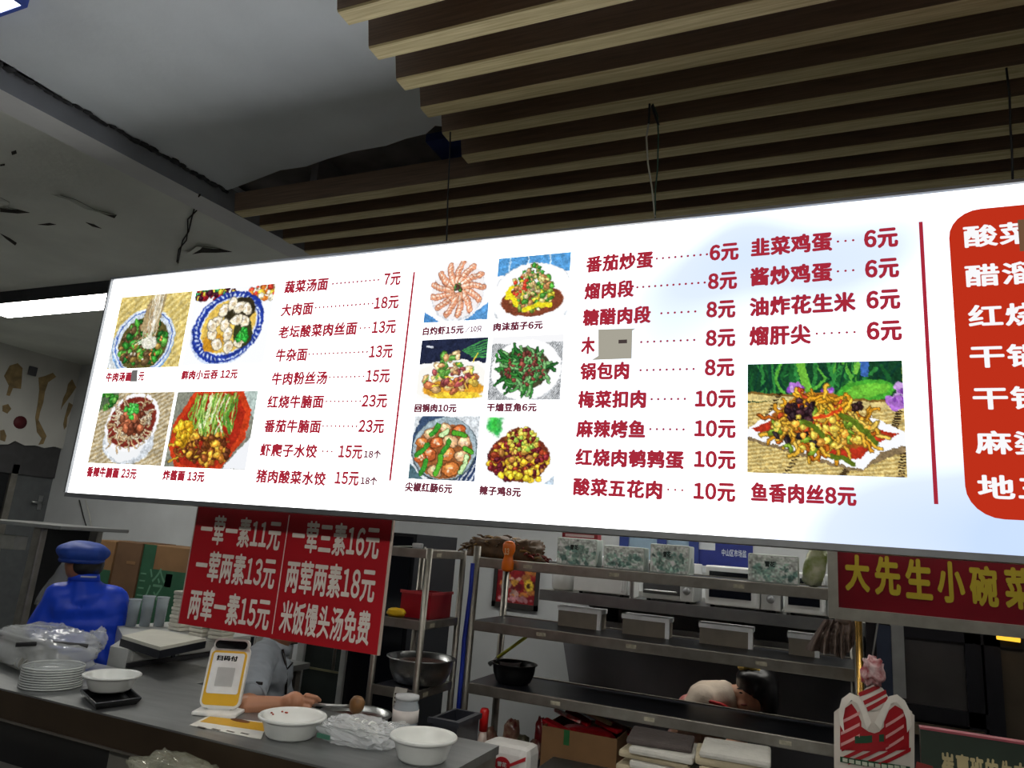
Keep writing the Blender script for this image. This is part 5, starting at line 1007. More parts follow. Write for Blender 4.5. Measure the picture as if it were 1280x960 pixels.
bt.location = (q.x, 3.30, .516); obj('body', MB().lathe((q.x, 3.30, .516), [(.032, 0), (.036, .01), (.036, .14), (.02, .19), (.016, .22), (0, .22)], 18), mat('bottle_pale', (206, 190, 180), .25), bt); obj('label_band', MB().lathe((q.x, 3.30, .516), [(.0368, .03), (.0368, .12), (.036, .12), (.036, .03)], 18, ring=True), mat('bottle_label', (170, 30, 30), .5), bt); obj('cap', MB().lathe((q.x, 3.30, .736), [(.02, 0), (.022, .09), (.016, .10), (0, .10)], 14), mat('cap_red', (190, 26, 26), .35), bt)
# ---- rack's bottom shelf: carton with red packets, loose packets
zb = RZ[3] + .001; a, b = PY(679, 905, 3.66), PY(772, 925, 3.66)
M_card = mat('cardboard', (124, 92, 58), .8, var=.1, scale=6); M_cardd = mat('cardboard_dark', (96, 70, 46), .8, var=.1, scale=6)
cb = thing('cardboard_box', 'open brown cardboard box with green tape under the rack', 'box', ((a.x+b.x)/2, 3.8, zb)); zt = (a.z + b.z)/2
for lo, hi in (((a.x, 3.65, zb), (b.x, 3.656, zt)), ((a.x, 3.94, zb), (b.x, 3.946, zt)), ((a.x, 3.656, zb), (a.x + .006, 3.94, zt)), ((b.x - .006, 3.656, zb), (b.x, 3.94, zt))): obj('side', MB().box(lo, hi), M_card, cb)
obj('bottom', MB().box((a.x + .006, 3.656, zb), (b.x - .006, 3.94, zb + .006)), M_cardd, cb); M_gt = mat('green_tape', (34, 96, 50), .5)
x = a.x + (b.x - a.x)*.3; obj('tape', MB().box((x, 3.6485, zt - .07), (x + .03, 3.65, zt)), M_gt, cb); obj('tape', MB().box((x, 3.6485, zb + .02), (x + .05, 3.65, zb + .045)), M_gt, cb)
random.seed(12); M_pk = [mat('packet_red', (166, 22, 34), .3, var=.15, scale=30), mat('packet_redwhite', (196, 60, 60), .3, scale=26, rgb2=(216, 206, 200)), mat('packet_cream', (190, 176, 140), .4)]
words = ['beside the box edge', 'on top, bright red', 'lying across the middle', 'with a cream wrapper', 'deep in the box', 'towards the dark side', 'half buried in the box', 'sticking up at the back']
for i in range(8):
    x = a.x + .05 + (b.x - a.x - .1)*((i*5 % 8)/7); y = 3.72 + .055*(i % 4); z = zt + .012 + .022*((i*3) % 4) - .004*i; r = random.uniform(-.5, .2)
    o = obj('food_packet', MB().rbox((x, y, z - .02), (.15, .05, .022), r, .009, (random.uniform(-.3, .3), random.uniform(.0, .35))), M_pk[(i*2) % 3 if i % 2 else 0], None, at=(x, y, z - .03)); tag(o, 'red food packet in the cardboard box, ' + words[i], 'packet', 'packets in the cardboard box')
o = obj('packing_fill', settle(crumple(((a.x+b.x)/2, 3.8, zt - .06), ((b.x-a.x)*.36, .10, .05), (0, 0, 0), 6.1, .2, 24, 12), zb + .006), M_pk[0], cb)
for i, (px_, py_, r, m_) in enumerate(((612, 912, .06, 1), (640, 905, .055, 1), (650, 925, .06, 2), (668, 930, .05, 1), (672, 905, .04, 0))):
    q = PY(px_, py_, 3.78); zz_ = max(q.z, zb + .035); o = obj('snack_bag', settle(crumple((q.x, 3.76 + .02*i, zb + (zz_ - zb)*.5), (r*.7, .035, (zz_ - zb)*.5 + .012), (0, 0, 0), i*2.2 + .5, .25, 26, 16), zb), mat('snack_dark_%d' % m_, ((120, 30, 34), (140, 120, 100), (110, 108, 84))[m_], .3, scale=30, rgb2=((80, 16, 22), (100, 40, 40), (60, 60, 50))[m_]), None, at=(q.x, 3.76, zb)); tag(o, 'crumpled snack bag left of the cardboard box, ' + ('furthest left', 'second from the left', 'in the middle', 'touching the box, in front', 'small red, touching the box')[i], 'bag', 'snack bags on the bottom shelf')

# ---- right side: grey bags on the rack post, striped bag, glass cabinets, green sign
q = PY(1045, 800, 3.5); gb = thing('grey_bag_bundle', 'bunch of brown-grey plastic bags hanging at the rack corner under the sign', 'bag', (q.x, 3.52, q.z - .1))
M_gbag = mat('grey_bag', (116, 100, 92), .35, var=.15, scale=10); random.seed(15); ztop = PY(1050, 770, 3.5).z
def drape(pts_top, pts_bot, Y, folds, amp, seed):
    mb = MB(); n = 40; k2 = 14; vs = []
    for i in range(n + 1):
        u = i/n
        for j in range(k2 + 1):
            v = j/k2; f0 = (len(pts_top) - 1)*u; i0 = min(int(f0), len(pts_top) - 2); fr0 = f0 - i0
            tx = pts_top[i0][0]*(1-fr0) + pts_top[i0+1][0]*fr0; ty = pts_top[i0][1]*(1-fr0) + pts_top[i0+1][1]*fr0; bx = pts_bot[i0][0]*(1-fr0) + pts_bot[i0+1][0]*fr0; by = pts_bot[i0][1]*(1-fr0) + pts_bot[i0+1][1]*fr0
            p = PY(tx + (bx-tx)*v, ty + (by-ty)*v, Y); p.y += amp*(.3 + v)*math.sin(u*folds*6.28 + seed + 1.3*math.sin(v*3)) + amp*.8*mnoise.noise(Vector((u*6, v*5, seed))); vs.append(p)
    fs = [(i*(k2+1)+j, i*(k2+1)+j+1, (i+1)*(k2+1)+j+1, (i+1)*(k2+1)+j) for i in range(n) for j in range(k2)]
    mb.add(vs, fs, True); return mb
obj('bag_fold', drape([(1030, 774), (1045, 775), (1068, 778)], [(1006, 812), (1040, 818), (1066, 808)], 3.50, 4.5, .022, 1.0), M_gbag, gb)
obj('bag_fold', drape([(1045, 775), (1055, 776), (1070, 778)], [(1042, 818), (1054, 824), (1068, 806)], 3.465, 3.0, .018, 2.6), M_gbag, gb)
obj('tie_cord', MB().tube([(q.x + .03, 3.48, ztop - .01), (q.x + .03, 3.5, ztop + .06), (q.x + .03, RY0 - .014, RZ[0] - .03)], .004, 6), M_gbag, gb)
obj('knot', crumple((q.x + .03, 3.48, ztop - .01), (.03, .025, .02), (0, 0, 0), 2.1, .3, 16, 10), M_gbag, gb)
# striped shopping bag hung on the post
YS = 3.05
sb = thing('striped_bag', 'red and white striped plastic carrier bag hanging by its handles', 'bag', PY(1095, 960, YS))
M_sw = mat('bag_plastic_white', (206, 198, 188), .4, var=.06, bump=.15, bscale=14); M_sr = mat('bag_plastic_red', (156, 24, 32), .4, var=.08); M_sg = mat('bag_plastic_green', (30, 70, 46), .4)
def bagpt(x, y, d=0.0):
    p = PY(x, y, YS); k_ = .035*math.sin((x - 1040)/105*math.pi); return Vector((p.x, p.y - k_ - d, p.z))
out = [(1046, 872), (1055, 860), (1075, 852), (1090, 848), (1108, 856), (1128, 872), (1140, 885), (1141, 905), (1142, 985), (1043, 985), (1044, 940), (1045, 905)]
def bagshape(nm, pts, d, m_, th=.004):
    mb = MB(); n = len(pts); vs = [bagpt(x, y, d) for x, y in pts]; fix = mb.add(vs + [v + Vector((0, th, 0)) for v in vs], [tuple(range(n)), tuple(range(2*n-1, n-1, -1))] + [(i, n+i, n+(i+1) % n, (i+1) % n) for i in range(n)]); return fix_normals(obj(nm, mb, m_, sb))
# body built as a row of vertical strips so it curves
cols = 14
mb = MB(); vs = []; xs_ = [1043 + (1143 - 1043)*i/cols for i in range(cols + 1)]
def topy(x): t_ = (x - 1043)/100; return 862 + 14*abs(t_ - .5)*2 - (10 if .35 < t_ < .65 else 0)
for x in xs_: vs += [bagpt(x, 872 + 22*abs((x - 1093)/50)**2), bagpt(x, 1000)]
mb.add(vs, [(2*i, 2*i+1, 2*i+3, 2*i+2) for i in range(cols)], True); mb.add([v + Vector((0, .07, 0)) for v in vs], [(2*i, 2*i+2, 2*i+3, 2*i+1) for i in range(cols)], True); obj('body', mb, M_sw, sb)
def strip(pts_top, pts_bot, d, m_, nm):
    mb = MB(); n = len(pts_top); vs = []
    for a_, b_ in zip(pts_top, pts_bot): vs += [bagpt(*a_, d), bagpt(*b_, d)]
    mb.add(vs, [(2*i, 2*i+1, 2*i+3, 2*i+2) for i in range(n-1)], True); return obj(nm, mb, m_, sb)
# handles: two broad white loops meeting at the hook
for side, pts in ((0, [(1050, 905), (1048, 888), (1052, 872), (1062, 864), (1072, 868), (1080, 880), (1088, 900)]), (1, [(1092, 900), (1100, 884), (1110, 868), (1120, 866), (1130, 874), (1137, 888), (1139, 905)])):
    ins = [(x + (1068 - x)*.28 if side == 0 else x + (1118 - x)*.28, y + 9) for x, y in pts]; strip(pts, ins, .012, mat('handle_white', (220, 214, 204), .4), 'handle')
strip([(1072, 868), (1082, 858), (1092, 853), (1102, 858), (1110, 870)], [(1078, 880), (1085, 884), (1092, 886), (1100, 882), (1106, 876)], .004, M_sw, 'gusset')
for i, (xa, ya, xb, yb) in enumerate(((1072, 864, 1098, 853), (1078, 874, 1106, 860), (1082, 882, 1108, 868))): strip([(xa, ya), ((xa+xb)/2, (ya+yb)/2), (xb, yb)], [(xa + 2, ya + 5), ((xa+xb)/2 + 2, (ya+yb)/2 + 5), (xb + 1, yb + 5)], .006, M_sr, 'stripe')
strip([(1050, 898), (1056, 884), (1064, 878), (1070, 886), (1076, 900)], [(1050, 936), (1057, 936), (1064, 936), (1070, 936), (1076, 936)], .002, M_sr, 'stripe'); strip([(1104, 900), (1110, 886), (1118, 880), (1128, 886), (1136, 898)], [(1104, 936), (1111, 936), (1118, 936), (1128, 936), (1136, 936)], .002, M_sr, 'stripe')
for x0, y0 in ((1051, 900), (1051, 914), (1051, 928), (1106, 903), (1106, 917), (1106, 931)):
    strip([(x0, y0), (x0 + 11, y0 - 6), (x0 + 23, y0 - 13)], [(x0, y0 + 4), (x0 + 11, y0 - 2), (x0 + 23, y0 - 9)], .0035, mat('stripe_pale', (206, 150, 146), .4), 'stripe')
strip([(1076, 906), (1085, 912), (1092, 914), (1098, 912), (1104, 906)], [(1076, 936), (1085, 936), (1092, 936), (1098, 936), (1104, 936)], .0025, M_sr, 'stripe')
for i, (xa, ya, xb, yb) in enumerate(((1052, 950, 1085, 932), (1060, 954, 1110, 930), (1078, 955, 1130, 931), (1096, 956, 1138, 938), (1052, 938, 1066, 930))): strip([(xa, ya - 5), ((xa+xb)/2, (ya+yb)/2 - 5), (xb, yb - 5)], [(xa, ya), ((xa+xb)/2, (ya+yb)/2), (xb, yb)], .006, M_sr, 'stripe')
strip([(1050, 944), (1080, 947), (1110, 951), (1137, 957)], [(1050, 951), (1080, 954), (1110, 958), (1137, 964)], .008, M_sg, 'printed_band')
strip([(1068, 918), (1082, 917), (1104, 915)], [(1068, 927), (1082, 926), (1104, 924)], .004, M_sg, 'printed_band')
p0, p1 = bagpt(1053, 948, .012), bagpt(1134, 958, .012)
for i in range(10):
    a_ = bagpt(1056 + i*8, 948 + i*1.05, .0095); obj('band_mark', MB().box((a_.x - .008, a_.y - .0005, a_.z - .006), (a_.x + .008, a_.y + .0005, a_.z + .006)), mat('pale_mark', (190, 196, 176), .5), sb)
q = bagpt(1091, 838); random.seed(2)
obj('gathered_top', crumple((q.x, q.y, q.z), (.03, .025, .04), (0, 0, 0), 8.8, .5, 24, 16), mat('bag_redwhite', (176, 50, 60), .4, scale=40, rgb2=(226, 200, 200)), sb)
hk = PY(1091, 828, YS); obj('hook', MB().tube([(q.x, q.y, q.z + .03), (q.x, q.y + .01, hk.z + .03), (q.x, HY + .06, hz0 + .02)], .003, 6), M_steel, sb)
# brassy pole in front of the rack corner
a = PY(1073, 775, 3.42); po = obj('brass_pole', MB().tube([(a.x, 3.42, FLOOR), (a.x, 3.42, 1.62)], .014, 10), mat('brassy_metal', (190, 150, 80), .25, .9), None, at=(a.x, 3.42, FLOOR)); tag(po, 'thin shiny brassy pole at the right end of the rack', 'pole')
# dark glass display cabinet on the right
gc = thing('glass_cabinet', 'dark glass-fronted cabinet under the stall sign', 'cabinet', (.9, 3.9, FLOOR)); GY = 3.75
g0 = PY(1092, 800, GY).x; g1 = PY(1243, 850, GY).x; g2 = 2.1; M_gfr = mat('cabinet_frame', (38, 38, 44), .4, .3)
zt = PY(1160, 790, GY).z + .04
obj('body', MB().box((g0, GY + .05, FLOOR), (g2, GY + .6, zt)), mat('cabinet_inside', (30, 32, 36), .6), gc)
for x in (g0, PY(1218, 840, GY).x, g1): obj('frame_post', MB().box((x - .03, GY, FLOOR), (x + .03, GY + .05, zt)), M_gfr, gc)
obj('frame_rail', MB().box((g0 + .03, GY, zt - .07), (g2, GY + .05, zt)), M_gfr, gc); zr = PY(1170, 878, GY).z; obj('frame_rail', MB().box((g0 + .03, GY, zr - .08), (g1 - .03, GY + .05, zr - .02)), M_gfr, gc)
obj('glass', MB().box((g0 + .03, GY + .02, zr - .02), (PY(1218, 840, GY).x - .03, GY + .03, zt - .07)), mat('smoky_glass', (74, 72, 72), .1, var=.2, scale=3), gc); obj('glass', MB().box((g1 + .03, GY + .02, FLOOR + .1), (g2 - .03, GY + .03, zt - .07)), mat('brown_glass', (84, 76, 66), .15, var=.2, scale=3), gc)
x = PY(1123, 830, GY - .01).x; obj('white_strip', MB().box((x - .026, GY - .012, zr), (x + .026, GY - .001, zt - .02)), mat('white_strip', (150, 152, 152), .5), gc); x = PY(1106, 830, GY - .01).x; obj('blue_strip', MB().box((x - .03, GY - .012, FLOOR), (x + .03, GY - .001, zt - .03)), mat('blue_grey_strip', (50, 62, 84), .5), gc)
obj('ledge', MB().box((g0 + .05, GY - .06, zr - .13), (g1 - .05, GY - .001, zr - .09)), mat('ledge_tan', (90, 82, 66), .6), gc)
a, b = PY(1246, 796, GY - .03), PY(1275, 800, GY - .03)
tl_ = obj('tube_light', MB().tube([a, b], .011, 10), emat('warm_tube', (255, 196, 60), 1.3), None, at=a); tag(tl_, 'short glowing yellow tube light inside the right cabinet', 'light')
# green sign at the bottom right
GSY = 2.55; a = PY(1150, 910, GSY); gs = thing('green_sign', 'dark green low sign with cream characters in the lower right corner', 'sign', (a.x, GSY, FLOOR)); zt = PY(1240, 928, GSY).z; zl = PY(1150, 908, GSY).z; zt = (zl + PY(1280, 934, GSY).z)/2
obj('panel', MB().box((a.x, GSY, FLOOR), (1.7, GSY + .03, zt)), mat('sign_green', (34, 48, 36), .5, var=.12), gs); obj('edge', MB().box((a.x, GSY - .004, zt), (1.7, GSY + .03, zt + .006)), mat('pink_edge', (150, 70, 80), .5), gs); obj('red_corner', MB().prism([PY(1146, 952, GSY - .001), PY(1166, 958, GSY - .001), PY(1172, 985, GSY - .001), PY(1140, 985, GSY - .001)], (0, .001, 0)), mat('corner_red', (130, 36, 30), .5), gs)
M_gl = mat('sign_cream', (176, 162, 120), .6)
for ch, xa, xb, yt in (('崔', 1176, 1192, 939), ('惠', 1194, 1211, 941.5), ('班', 1212, 1229, 944.5), ('的', 1231, 1247, 947), ('生', 1250, 1265, 949.5), ('肉', 1267, 1283, 952)):
    p0, p1 = PY(xa, yt, GSY - .002), PY(xb, yt + 1, GSY - .002); h = 30*mpp(p0); text_on('lettering', ch, (p0.x, p0.y, p0.z - h/2), (1, 0, 0), (0, 0, 1), p1.x - p0.x, h, M_gl, gs, .05)

# ------------------------------------------------------------------ left part of the kitchen
# steel stand at the left edge
SYL = 3.30; a = PY(37, 725, SYL); ss = thing('steel_stand', 'tall steel stand with a shelf and a white box at the left edge', 'shelf rack', (a.x - .3, SYL + .2, FLOOR))
zt = PY(30, 657, SYL).z
for dx, dy in ((0, 0), (-.62, 0), (0, .42), (-.62, .42)): obj('post', MB().rbox((a.x + dx, SYL + dy, (FLOOR + zt)/2), (.085, .05, zt - FLOOR), 0, .012), M_steel_dull if dx == 0 else M_steel_dark, ss)
sx1 = PY(81, 660, SYL - .05).x
obj('shelf', MB().rbox(((sx1 + a.x - .75)/2, SYL + .18, zt + .012), (sx1 - a.x + .75, .52, .025), 0, .006), M_steel, ss); obj('shelf', MB().box((a.x - .62, SYL, .55), (a.x, SYL + .42, .57)), M_steel_dark, ss); obj('back_sheet', MB().box((a.x - .62, SYL + .40, .57), (a.x - .04, SYL + .42, zt)), mat('black_sheet', (20, 20, 24), .6), ss)
q0, q1 = PY(2, 668, SYL - .03), PY(41, 690, SYL - .03)
wbx = obj('white_box', MB().rbox((q0.x - .1, SYL - .01, (q0.z+q1.z)/2), (.22 + q1.x - q0.x, .09, q0.z - q1.z), 0, .006), mat('box_offwhite', (168, 168, 160), .6), ss, 'white box fixed under the shelf')
q = PY(12, 760, SYL + .2); rm = obj('meat_tray', settle(crumple((q.x, SYL + .2, .64), (.14, .1, .07), (0, 0, 0), 6.6, .35, 26, 16), .571), mat('raw_red', (110, 30, 28), .4, var=.3, scale=30), None, at=(q.x, SYL + .2, .571)); tag(rm, 'heap of dark red food on the lower shelf of the steel stand', 'food')
# hanging clear bag beside the blue worker
q = PY(72, 730, 3.45); cbag = obj('clear_bag', crumple((q.x, 3.45, q.z), (.05, .05, .17), (0, .5, .3), 3.9, .3, 28, 24), M_film2, ss, 'clear plastic bag tied to the stand')
# cartons against the back wall
M_cgreen = mat('carton_green', (36, 84, 58), .7, var=.12, scale=8)
def carton(label, x0p, x1p, y0p, Y, dep, zb_, m_, prints):
    a, b = PY(x0p, y0p, Y), PY(x1p, y0p, Y); t = thing('carton', label, 'carton', ((a.x+b.x)/2, Y + dep/2, zb_), 'cartons piled behind the blue worker'); obj('box', MB().rbox(((a.x+b.x)/2, Y + dep/2, (a.z + zb_)/2), (b.x - a.x, dep, a.z - zb_), 0, .006), m_, t)
    for (u0, v0, u1, v1, mm) in prints: obj('print_block', MB().box((a.x + (b.x-a.x)*u0, Y - .0022, zb_ + (a.z-zb_)*v0), (a.x + (b.x-a.x)*u1, Y - .001, zb_ + (a.z-zb_)*v1)), mm, t)
    return t, a, b
CYY = 4.45; shelf_z = .72
cs = thing('carton_shelf', 'grey steel shelf carrying the piled cartons', 'shelf', (-5.1, 4.6, FLOOR)); obj('top', MB().box((-6.2, 4.42, shelf_z - .03), (-3.9, 4.9, shelf_z)), M_steel_dull, cs)
for x in (-6.1, -4.0):
    for y in (4.46, 4.86): obj('leg', MB().box((x - .02, y - .02, FLOOR), (x + .02, y + .02, shelf_z - .03)), M_steel_dull, cs)
carton('brown carton with a green patch directly behind the blue cap', 118, 146, 674, CYY, .35, shelf_z + .001, M_card, [(.3, .25, 1.0, .62, M_cgreen)])
carton('plain brown carton in the middle of the pile', 148, 179.4, 676, CYY - .02, .35, shelf_z + .001, M_cardd, [(.5, .72, .85, .76, M_card)])
t, a, b = carton('green printed carton with a brown top at the pile end', 181, 240, 680, CYY, .35, shelf_z + .001, M_card, [(0, 0, 1.0, .70, M_cgreen), (.0, .70, .28, 1.0, M_cgreen), (.58, .5, .72, .66, M_card)])
f_ = lambda u, v: Vector((a.x + (b.x-a.x)*u, CYY - .004, shelf_z + (a.z - shelf_z)*v))
text_on('lettering', '冷', f_(.22, .52), (1, 0, 0), (0, 0, 1), .2, .26, mat('carton_pale_green', (86, 130, 104), .7), t, .0)
for i in range(6): obj('print_line', MB().box(tuple(f_(.04, .62 - i*.09)), tuple(f_(.16, .62 - i*.09) + Vector((0, .001, .012)))), mat('carton_pale_green', (86, 130, 104)), t)
# glass-door fridge behind the man
FY_ = 3.95; fa, fb = PY(366, 850, FY_).x, PY(425, 850, FY_).x
fr_ = thing('fridge', 'tall fridge with dark glass door and white frame behind the cook', 'fridge', ((fa+fb)/2, 4.2, FLOOR)); M_frw = mat('fridge_white', (176, 180, 178), .4)
obj('body', MB().box((fa, FY_ + .04, FLOOR), (fb + .42, FY_ + .6, 1.62)), mat('fridge_dark', (24, 26, 32), .5), fr_)
for x0, x1 in ((fa - .0, fa + .055), (fb - .02, fb + .02)): obj('door_stile', MB().rbox(((x0+x1)/2, FY_ + .02, .8), (x1 - x0, .04, 1.7), 0, .006), M_frw, fr_)
obj('glass', MB().box((fa + .055, FY_ + .02, .05), (fb - .02, FY_ + .03, 1.6)), mat('fridge_glass', (44, 52, 50), .12, var=.25, scale=3), fr_); obj('glass', MB().box((fb + .02, FY_ + .02, .05), (fb + .40, FY_ + .03, 1.6)), mat('fridge_glass_dark', (20, 22, 28), .12), fr_)
obj('shelf_strip', MB().box((fa + .06, FY_ + .012, PY(395, 838, FY_).z), (fb - .03, FY_ + .019, PY(395, 838, FY_).z + .012)), mat('shelf_olive', (110, 108, 80), .5), fr_)
obj('handle', MB().tube([(fb - .05, FY_ - .02, .75), (fb - .05, FY_ - .02, 1.05)], .01, 8), M_steel_dull, fr_)
# loose wires on the back wall
wr = obj('wall_wire', MB().tube([PY(x, y, 5.36) for x, y in ((99, 625), (104, 645), (110, 665), (114, 676))], .006, 6), M_wire_d, None, at=PY(114, 676, 5.36)); tag(wr, 'thin dark wire running down the back wall above the blue cap', 'wire')
wr = obj('wall_wire', MB().tube([PY(x, y, 5.36) for x, y in ((107, 625), (112, 645), (117, 674))], .004, 6), M_wire_w, None, at=PY(117, 674, 5.36)); tag(wr, 'thin pale wire running down the back wall above the blue cap', 'wire')
# ------------------------------------------------------------------ people
def fuse(name, mb, material, parent, voxel=.008, smooth=5, label=None):
    """fuse overlapping volumes into one continuous skin"""
    o = obj(name + '_raw', mb, material); fix_normals(o)
    r = o.modifiers.new('r', 'REMESH'); r.mode = 'VOXEL'; r.voxel_size = voxel; r.use_smooth_shade = True
    s_ = o.modifiers.new('s', 'SMOOTH'); s_.factor = .5; s_.iterations = smooth
    bpy.context.view_layer.update(); dg = bpy.context.evaluated_depsgraph_get(); me = bpy.data.meshes.new_from_object(o.evaluated_get(dg)); me.name = name
    old = o.data; bpy.data.objects.remove(o); bpy.data.meshes.remove(old)
    off = base_of(parent); me.transform(Matrix.Translation(-off)); me.materials.clear(); me.materials.append(material)
    n = bpy.data.objects.new(name, me); COL.objects.link(n); n.parent = parent
    if label: n['label'] = label
    return n
M_skin = mat('skin', (176, 124, 94), .5, var=.06, scale=6); M_skin_d = mat('shaded_skin', (150, 98, 72), .5, var=.06, scale=6); M_hair = mat('black_hair', (20, 18, 20), .35, var=.3, scale=60, stretch=(1, 1, 8))  # second skin is a shaded tone, for the worker in blue
M_blue = mat('blue_uniform', (22, 70, 214), .45, var=.10, scale=5); M_bcap = mat('blue_cap', (24, 66, 160), .6, var=.1, scale=14); M_shirt = mat('grey_shirt', (132, 140, 148), .75, var=.08, scale=10, bump=.1, bscale=18); M_trous = mat('dark_trousers', (34, 36, 44), .8)
class Fig:
    """frame of a figure: plane across the line of sight through base point B; x right, y away, z up"""
    def __init__(s, px_, py_, Y):
        s.B = PY(px_, py_, Y); d = s.B - CAM; d.z = 0; s.d = d.normalized(); s.r = Vector((s.d.y, -s.d.x, 0))
    def p(s, x, y, off=0.0):
        v = ray(x, y); t = ((s.B - CAM).dot(s.d) + off) / v.dot(s.d); return CAM + v*t
# -- worker in blue, seen from behind
F1 = Fig(105, 740, 3.02); P = F1.p; k1 = mpp(F1.B)
w1 = thing('person', 'worker in a blue uniform and blue cap standing with back turned', 'person', (F1.B.x, F1.B.y, FLOOR))
hip = P(108, 838); hip = Vector((hip.x, hip.y, .78)); neck = P(105, 718); hd_ = P(104, 702); shl, shr = P(70, 744), P(142, 748)
mb = MB(); mb.ellipsoid(hd_, (.085, .10, .115)); mb.ellipsoid(P(95, 706) - F1.d*-.03, (.05, .06, .09)); mb.cap(neck + Vector((0, 0, .03)), .055, neck - Vector((0, 0, .05)), .062)
mb.cap(shl, .05, shr, .05); mb.cap(P(106, 760), .085, hip, .09); ell, elr = P(48, 792, .03), P(152, 800, .02)
mb.cap(shl, .052, ell, .043).cap(ell, .043, P(52, 822, .20), .032).cap(shr, .052, elr, .043).cap(elr, .043, P(150, 820, .18), .032)
for s_, e_ in ((-1, P(52, 822, .20)), (1, P(150, 820, .18))):
    mb.ellipsoid(e_ + F1.d*.05, (.03, .035, .022))
    for k_ in range(4): mb.cap(e_ + F1.d*.07 + F1.r*((k_-1.5)*.016), .009, e_ + F1.d*(.13 - abs(k_-1.5)*.008) + F1.r*((k_-1.5)*.018) - Vector((0, 0, .02)), .007, 8)
    mb.cap(e_ + F1.d*.04 - F1.r*.03*s_, .010, e_ + F1.d*.09 - F1.r*.05*s_, .008, 8)
mb.ellipsoid(P(87, 711), (.012, .02, .02)); mb.ellipsoid(P(92, 709) , (.016, .012, .026))
for s_ in (-1, 1): mb.cap(hip + F1.r*.09*s_, .095, Vector((hip.x, hip.y, .38)) + F1.r*.1*s_, .06).cap(Vector((hip.x, hip.y, .38)) + F1.r*.1*s_, .06, Vector((hip.x, hip.y, FLOOR + .09)) + F1.r*.1*s_, .04).ellipsoid(Vector((hip.x, hip.y, FLOOR + .045)) + F1.r*.1*s_ + F1.d*.06, (.05, .05, .045)).ellipsoid(Vector((hip.x, hip.y, FLOOR + .04)) + F1.r*.1*s_ + F1.d*.11, (.045, .05, .036))
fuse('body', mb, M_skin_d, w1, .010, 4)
mb = MB(); mb.cap(P(75, 746), .085, P(138, 750), .085).cap(P(84, 758), .115, P(130, 760), .115).cap(P(82, 780, .01), .12, P(130, 780, .01), .12).cap(P(88, 806), .12, P(128, 806), .12).cap(P(92, 836), .125, P(126, 836), .125).cap(P(104, 726), .075, P(106, 745), .13)
mb.cap(P(70, 748), .078, P(50, 786, .03), .070).cap(P(142, 752), .075, P(151, 792, .02), .058); sh_ = fuse('shirt', mb, M_blue, w1, .010, 6)
rng = random.Random(4)
for v in sh_.data.vertices:   # soft creases
    v.co += v.co.normalized()*0 + Vector((0, 0, 0)) + v.normal*(.016*mnoise.noise(Vector((v.co.x*6 + v.co.z*7, v.co.y*6 - v.co.z*4, v.co.z*4))) + .007*mnoise.noise(v.co*17))
col_ = MB(); c0 = P(106, 720); col_.lathe(c0 - Vector((0, 0, .012)), [(.088, -.012), (.080, .022), (.074, .030), (.068, .026), (.074, -.012)], 28, ring=True, sy=.95); obj('collar', col_, M_blue, w1)
cl = c0 - F1.d*.086 + Vector((0, 0, .002)); text_on('lettering', '·先生·', cl - F1.r*.035, F1.r, Vector((0, 0, 1)), .09, .014, mat('collar_print', (190, 196, 216), .5), w1, .02) if False else obj('collar_print', MB().tube([cl - F1.r*.02, cl + F1.r*.03, cl + F1.r*.06 + F1.d*.02], .005, 6), mat('collar_print', (190, 196, 216), .5), w1)
mb = MB(); mb.ellipsoid(P(107, 705, .0), (.098, .105, .085)).ellipsoid(P(110, 712), (.07, .08, .05)); hr_ = fuse('hair', mb, M_hair, w1, .009, 3)
mb = MB(); ct_ = P(104, 692); mb.ellipsoid(ct_ + Vector((0, 0, .012)), (.140, .150, .062), (0, .05, 0)).ellipsoid(ct_ - Vector((0, 0, .022)), (.118, .125, .04)); cp_ = fuse('cap', mb, M_bcap, w1, .008, 5)
for v in cp_.data.vertices: v.co += v.normal*(.006*mnoise.noise(v.co*14))
mb = MB(); mb.lathe(ct_ - Vector((0, 0, .052)), [(.112, 0), (.118, .012), (.114, .026), (.108, .02), (.106, .002)], 28, ring=True, sy=1.05); obj('cap_band', mb, mat('cap_band_blue', (20, 56, 140), .5), w1)
mb = MB(); mb.cap(P(122, 806, -.09), .045, P(132, 838, -.10), .05).cap(P(122, 838, -.09), .05, P(128, 900, -.08), .06); fuse('apron', mb, M_blue, w1, .010, 4)
mb = MB(); [mb.cap(hip + F1.r*.09*s_, .105, Vector((hip.x, hip.y, .38)) + F1.r*.1*s_, .075).cap(Vector((hip.x, hip.y, .38)) + F1.r*.1*s_, .075, Vector((hip.x, hip.y, FLOOR + .1)) + F1.r*.1*s_, .06) for s_ in (-1, 1)]; fuse('trousers', mb, M_trous, w1, .012, 3)
# -- cook in a grey shirt, half hidden by the red board
F2 = Fig(332, 850, 2.86); P = F2.p
w2 = thing('person', 'cook in a grey shirt behind the red board reaching out with a ladle', 'person', (F2.B.x, F2.B.y, FLOOR))
hip = P(318, 930); neck = P(348, 800); hd_ = P(358, 770); shn, shf = PY(324, 822, 2.74), P(342, 822, .14); elb = PY(309, 882, 2.42); wri = PY(354, 880, 2.50); hc = PY(371, 878, 2.52)
elf = P(352, 884, .14); wrf = P(380, 900, .06)
mb = MB(); mb.ellipsoid(hd_, (.085, .095, .12)).cap(hd_ + Vector((.02, 0, -.05)), .07, neck, .055).cap(neck, .056, P(340, 815), .07)
mb.ellipsoid(hd_ + F2.r*.088 - Vector((0, 0, .015)), (.02, .018, .024)); mb.ellipsoid(hd_ + F2.r*.05 - Vector((0, 0, .085)), (.045, .045, .04)); mb.ellipsoid(hd_ - F2.d*.085 - F2.r*.01, (.02, .012, .03))
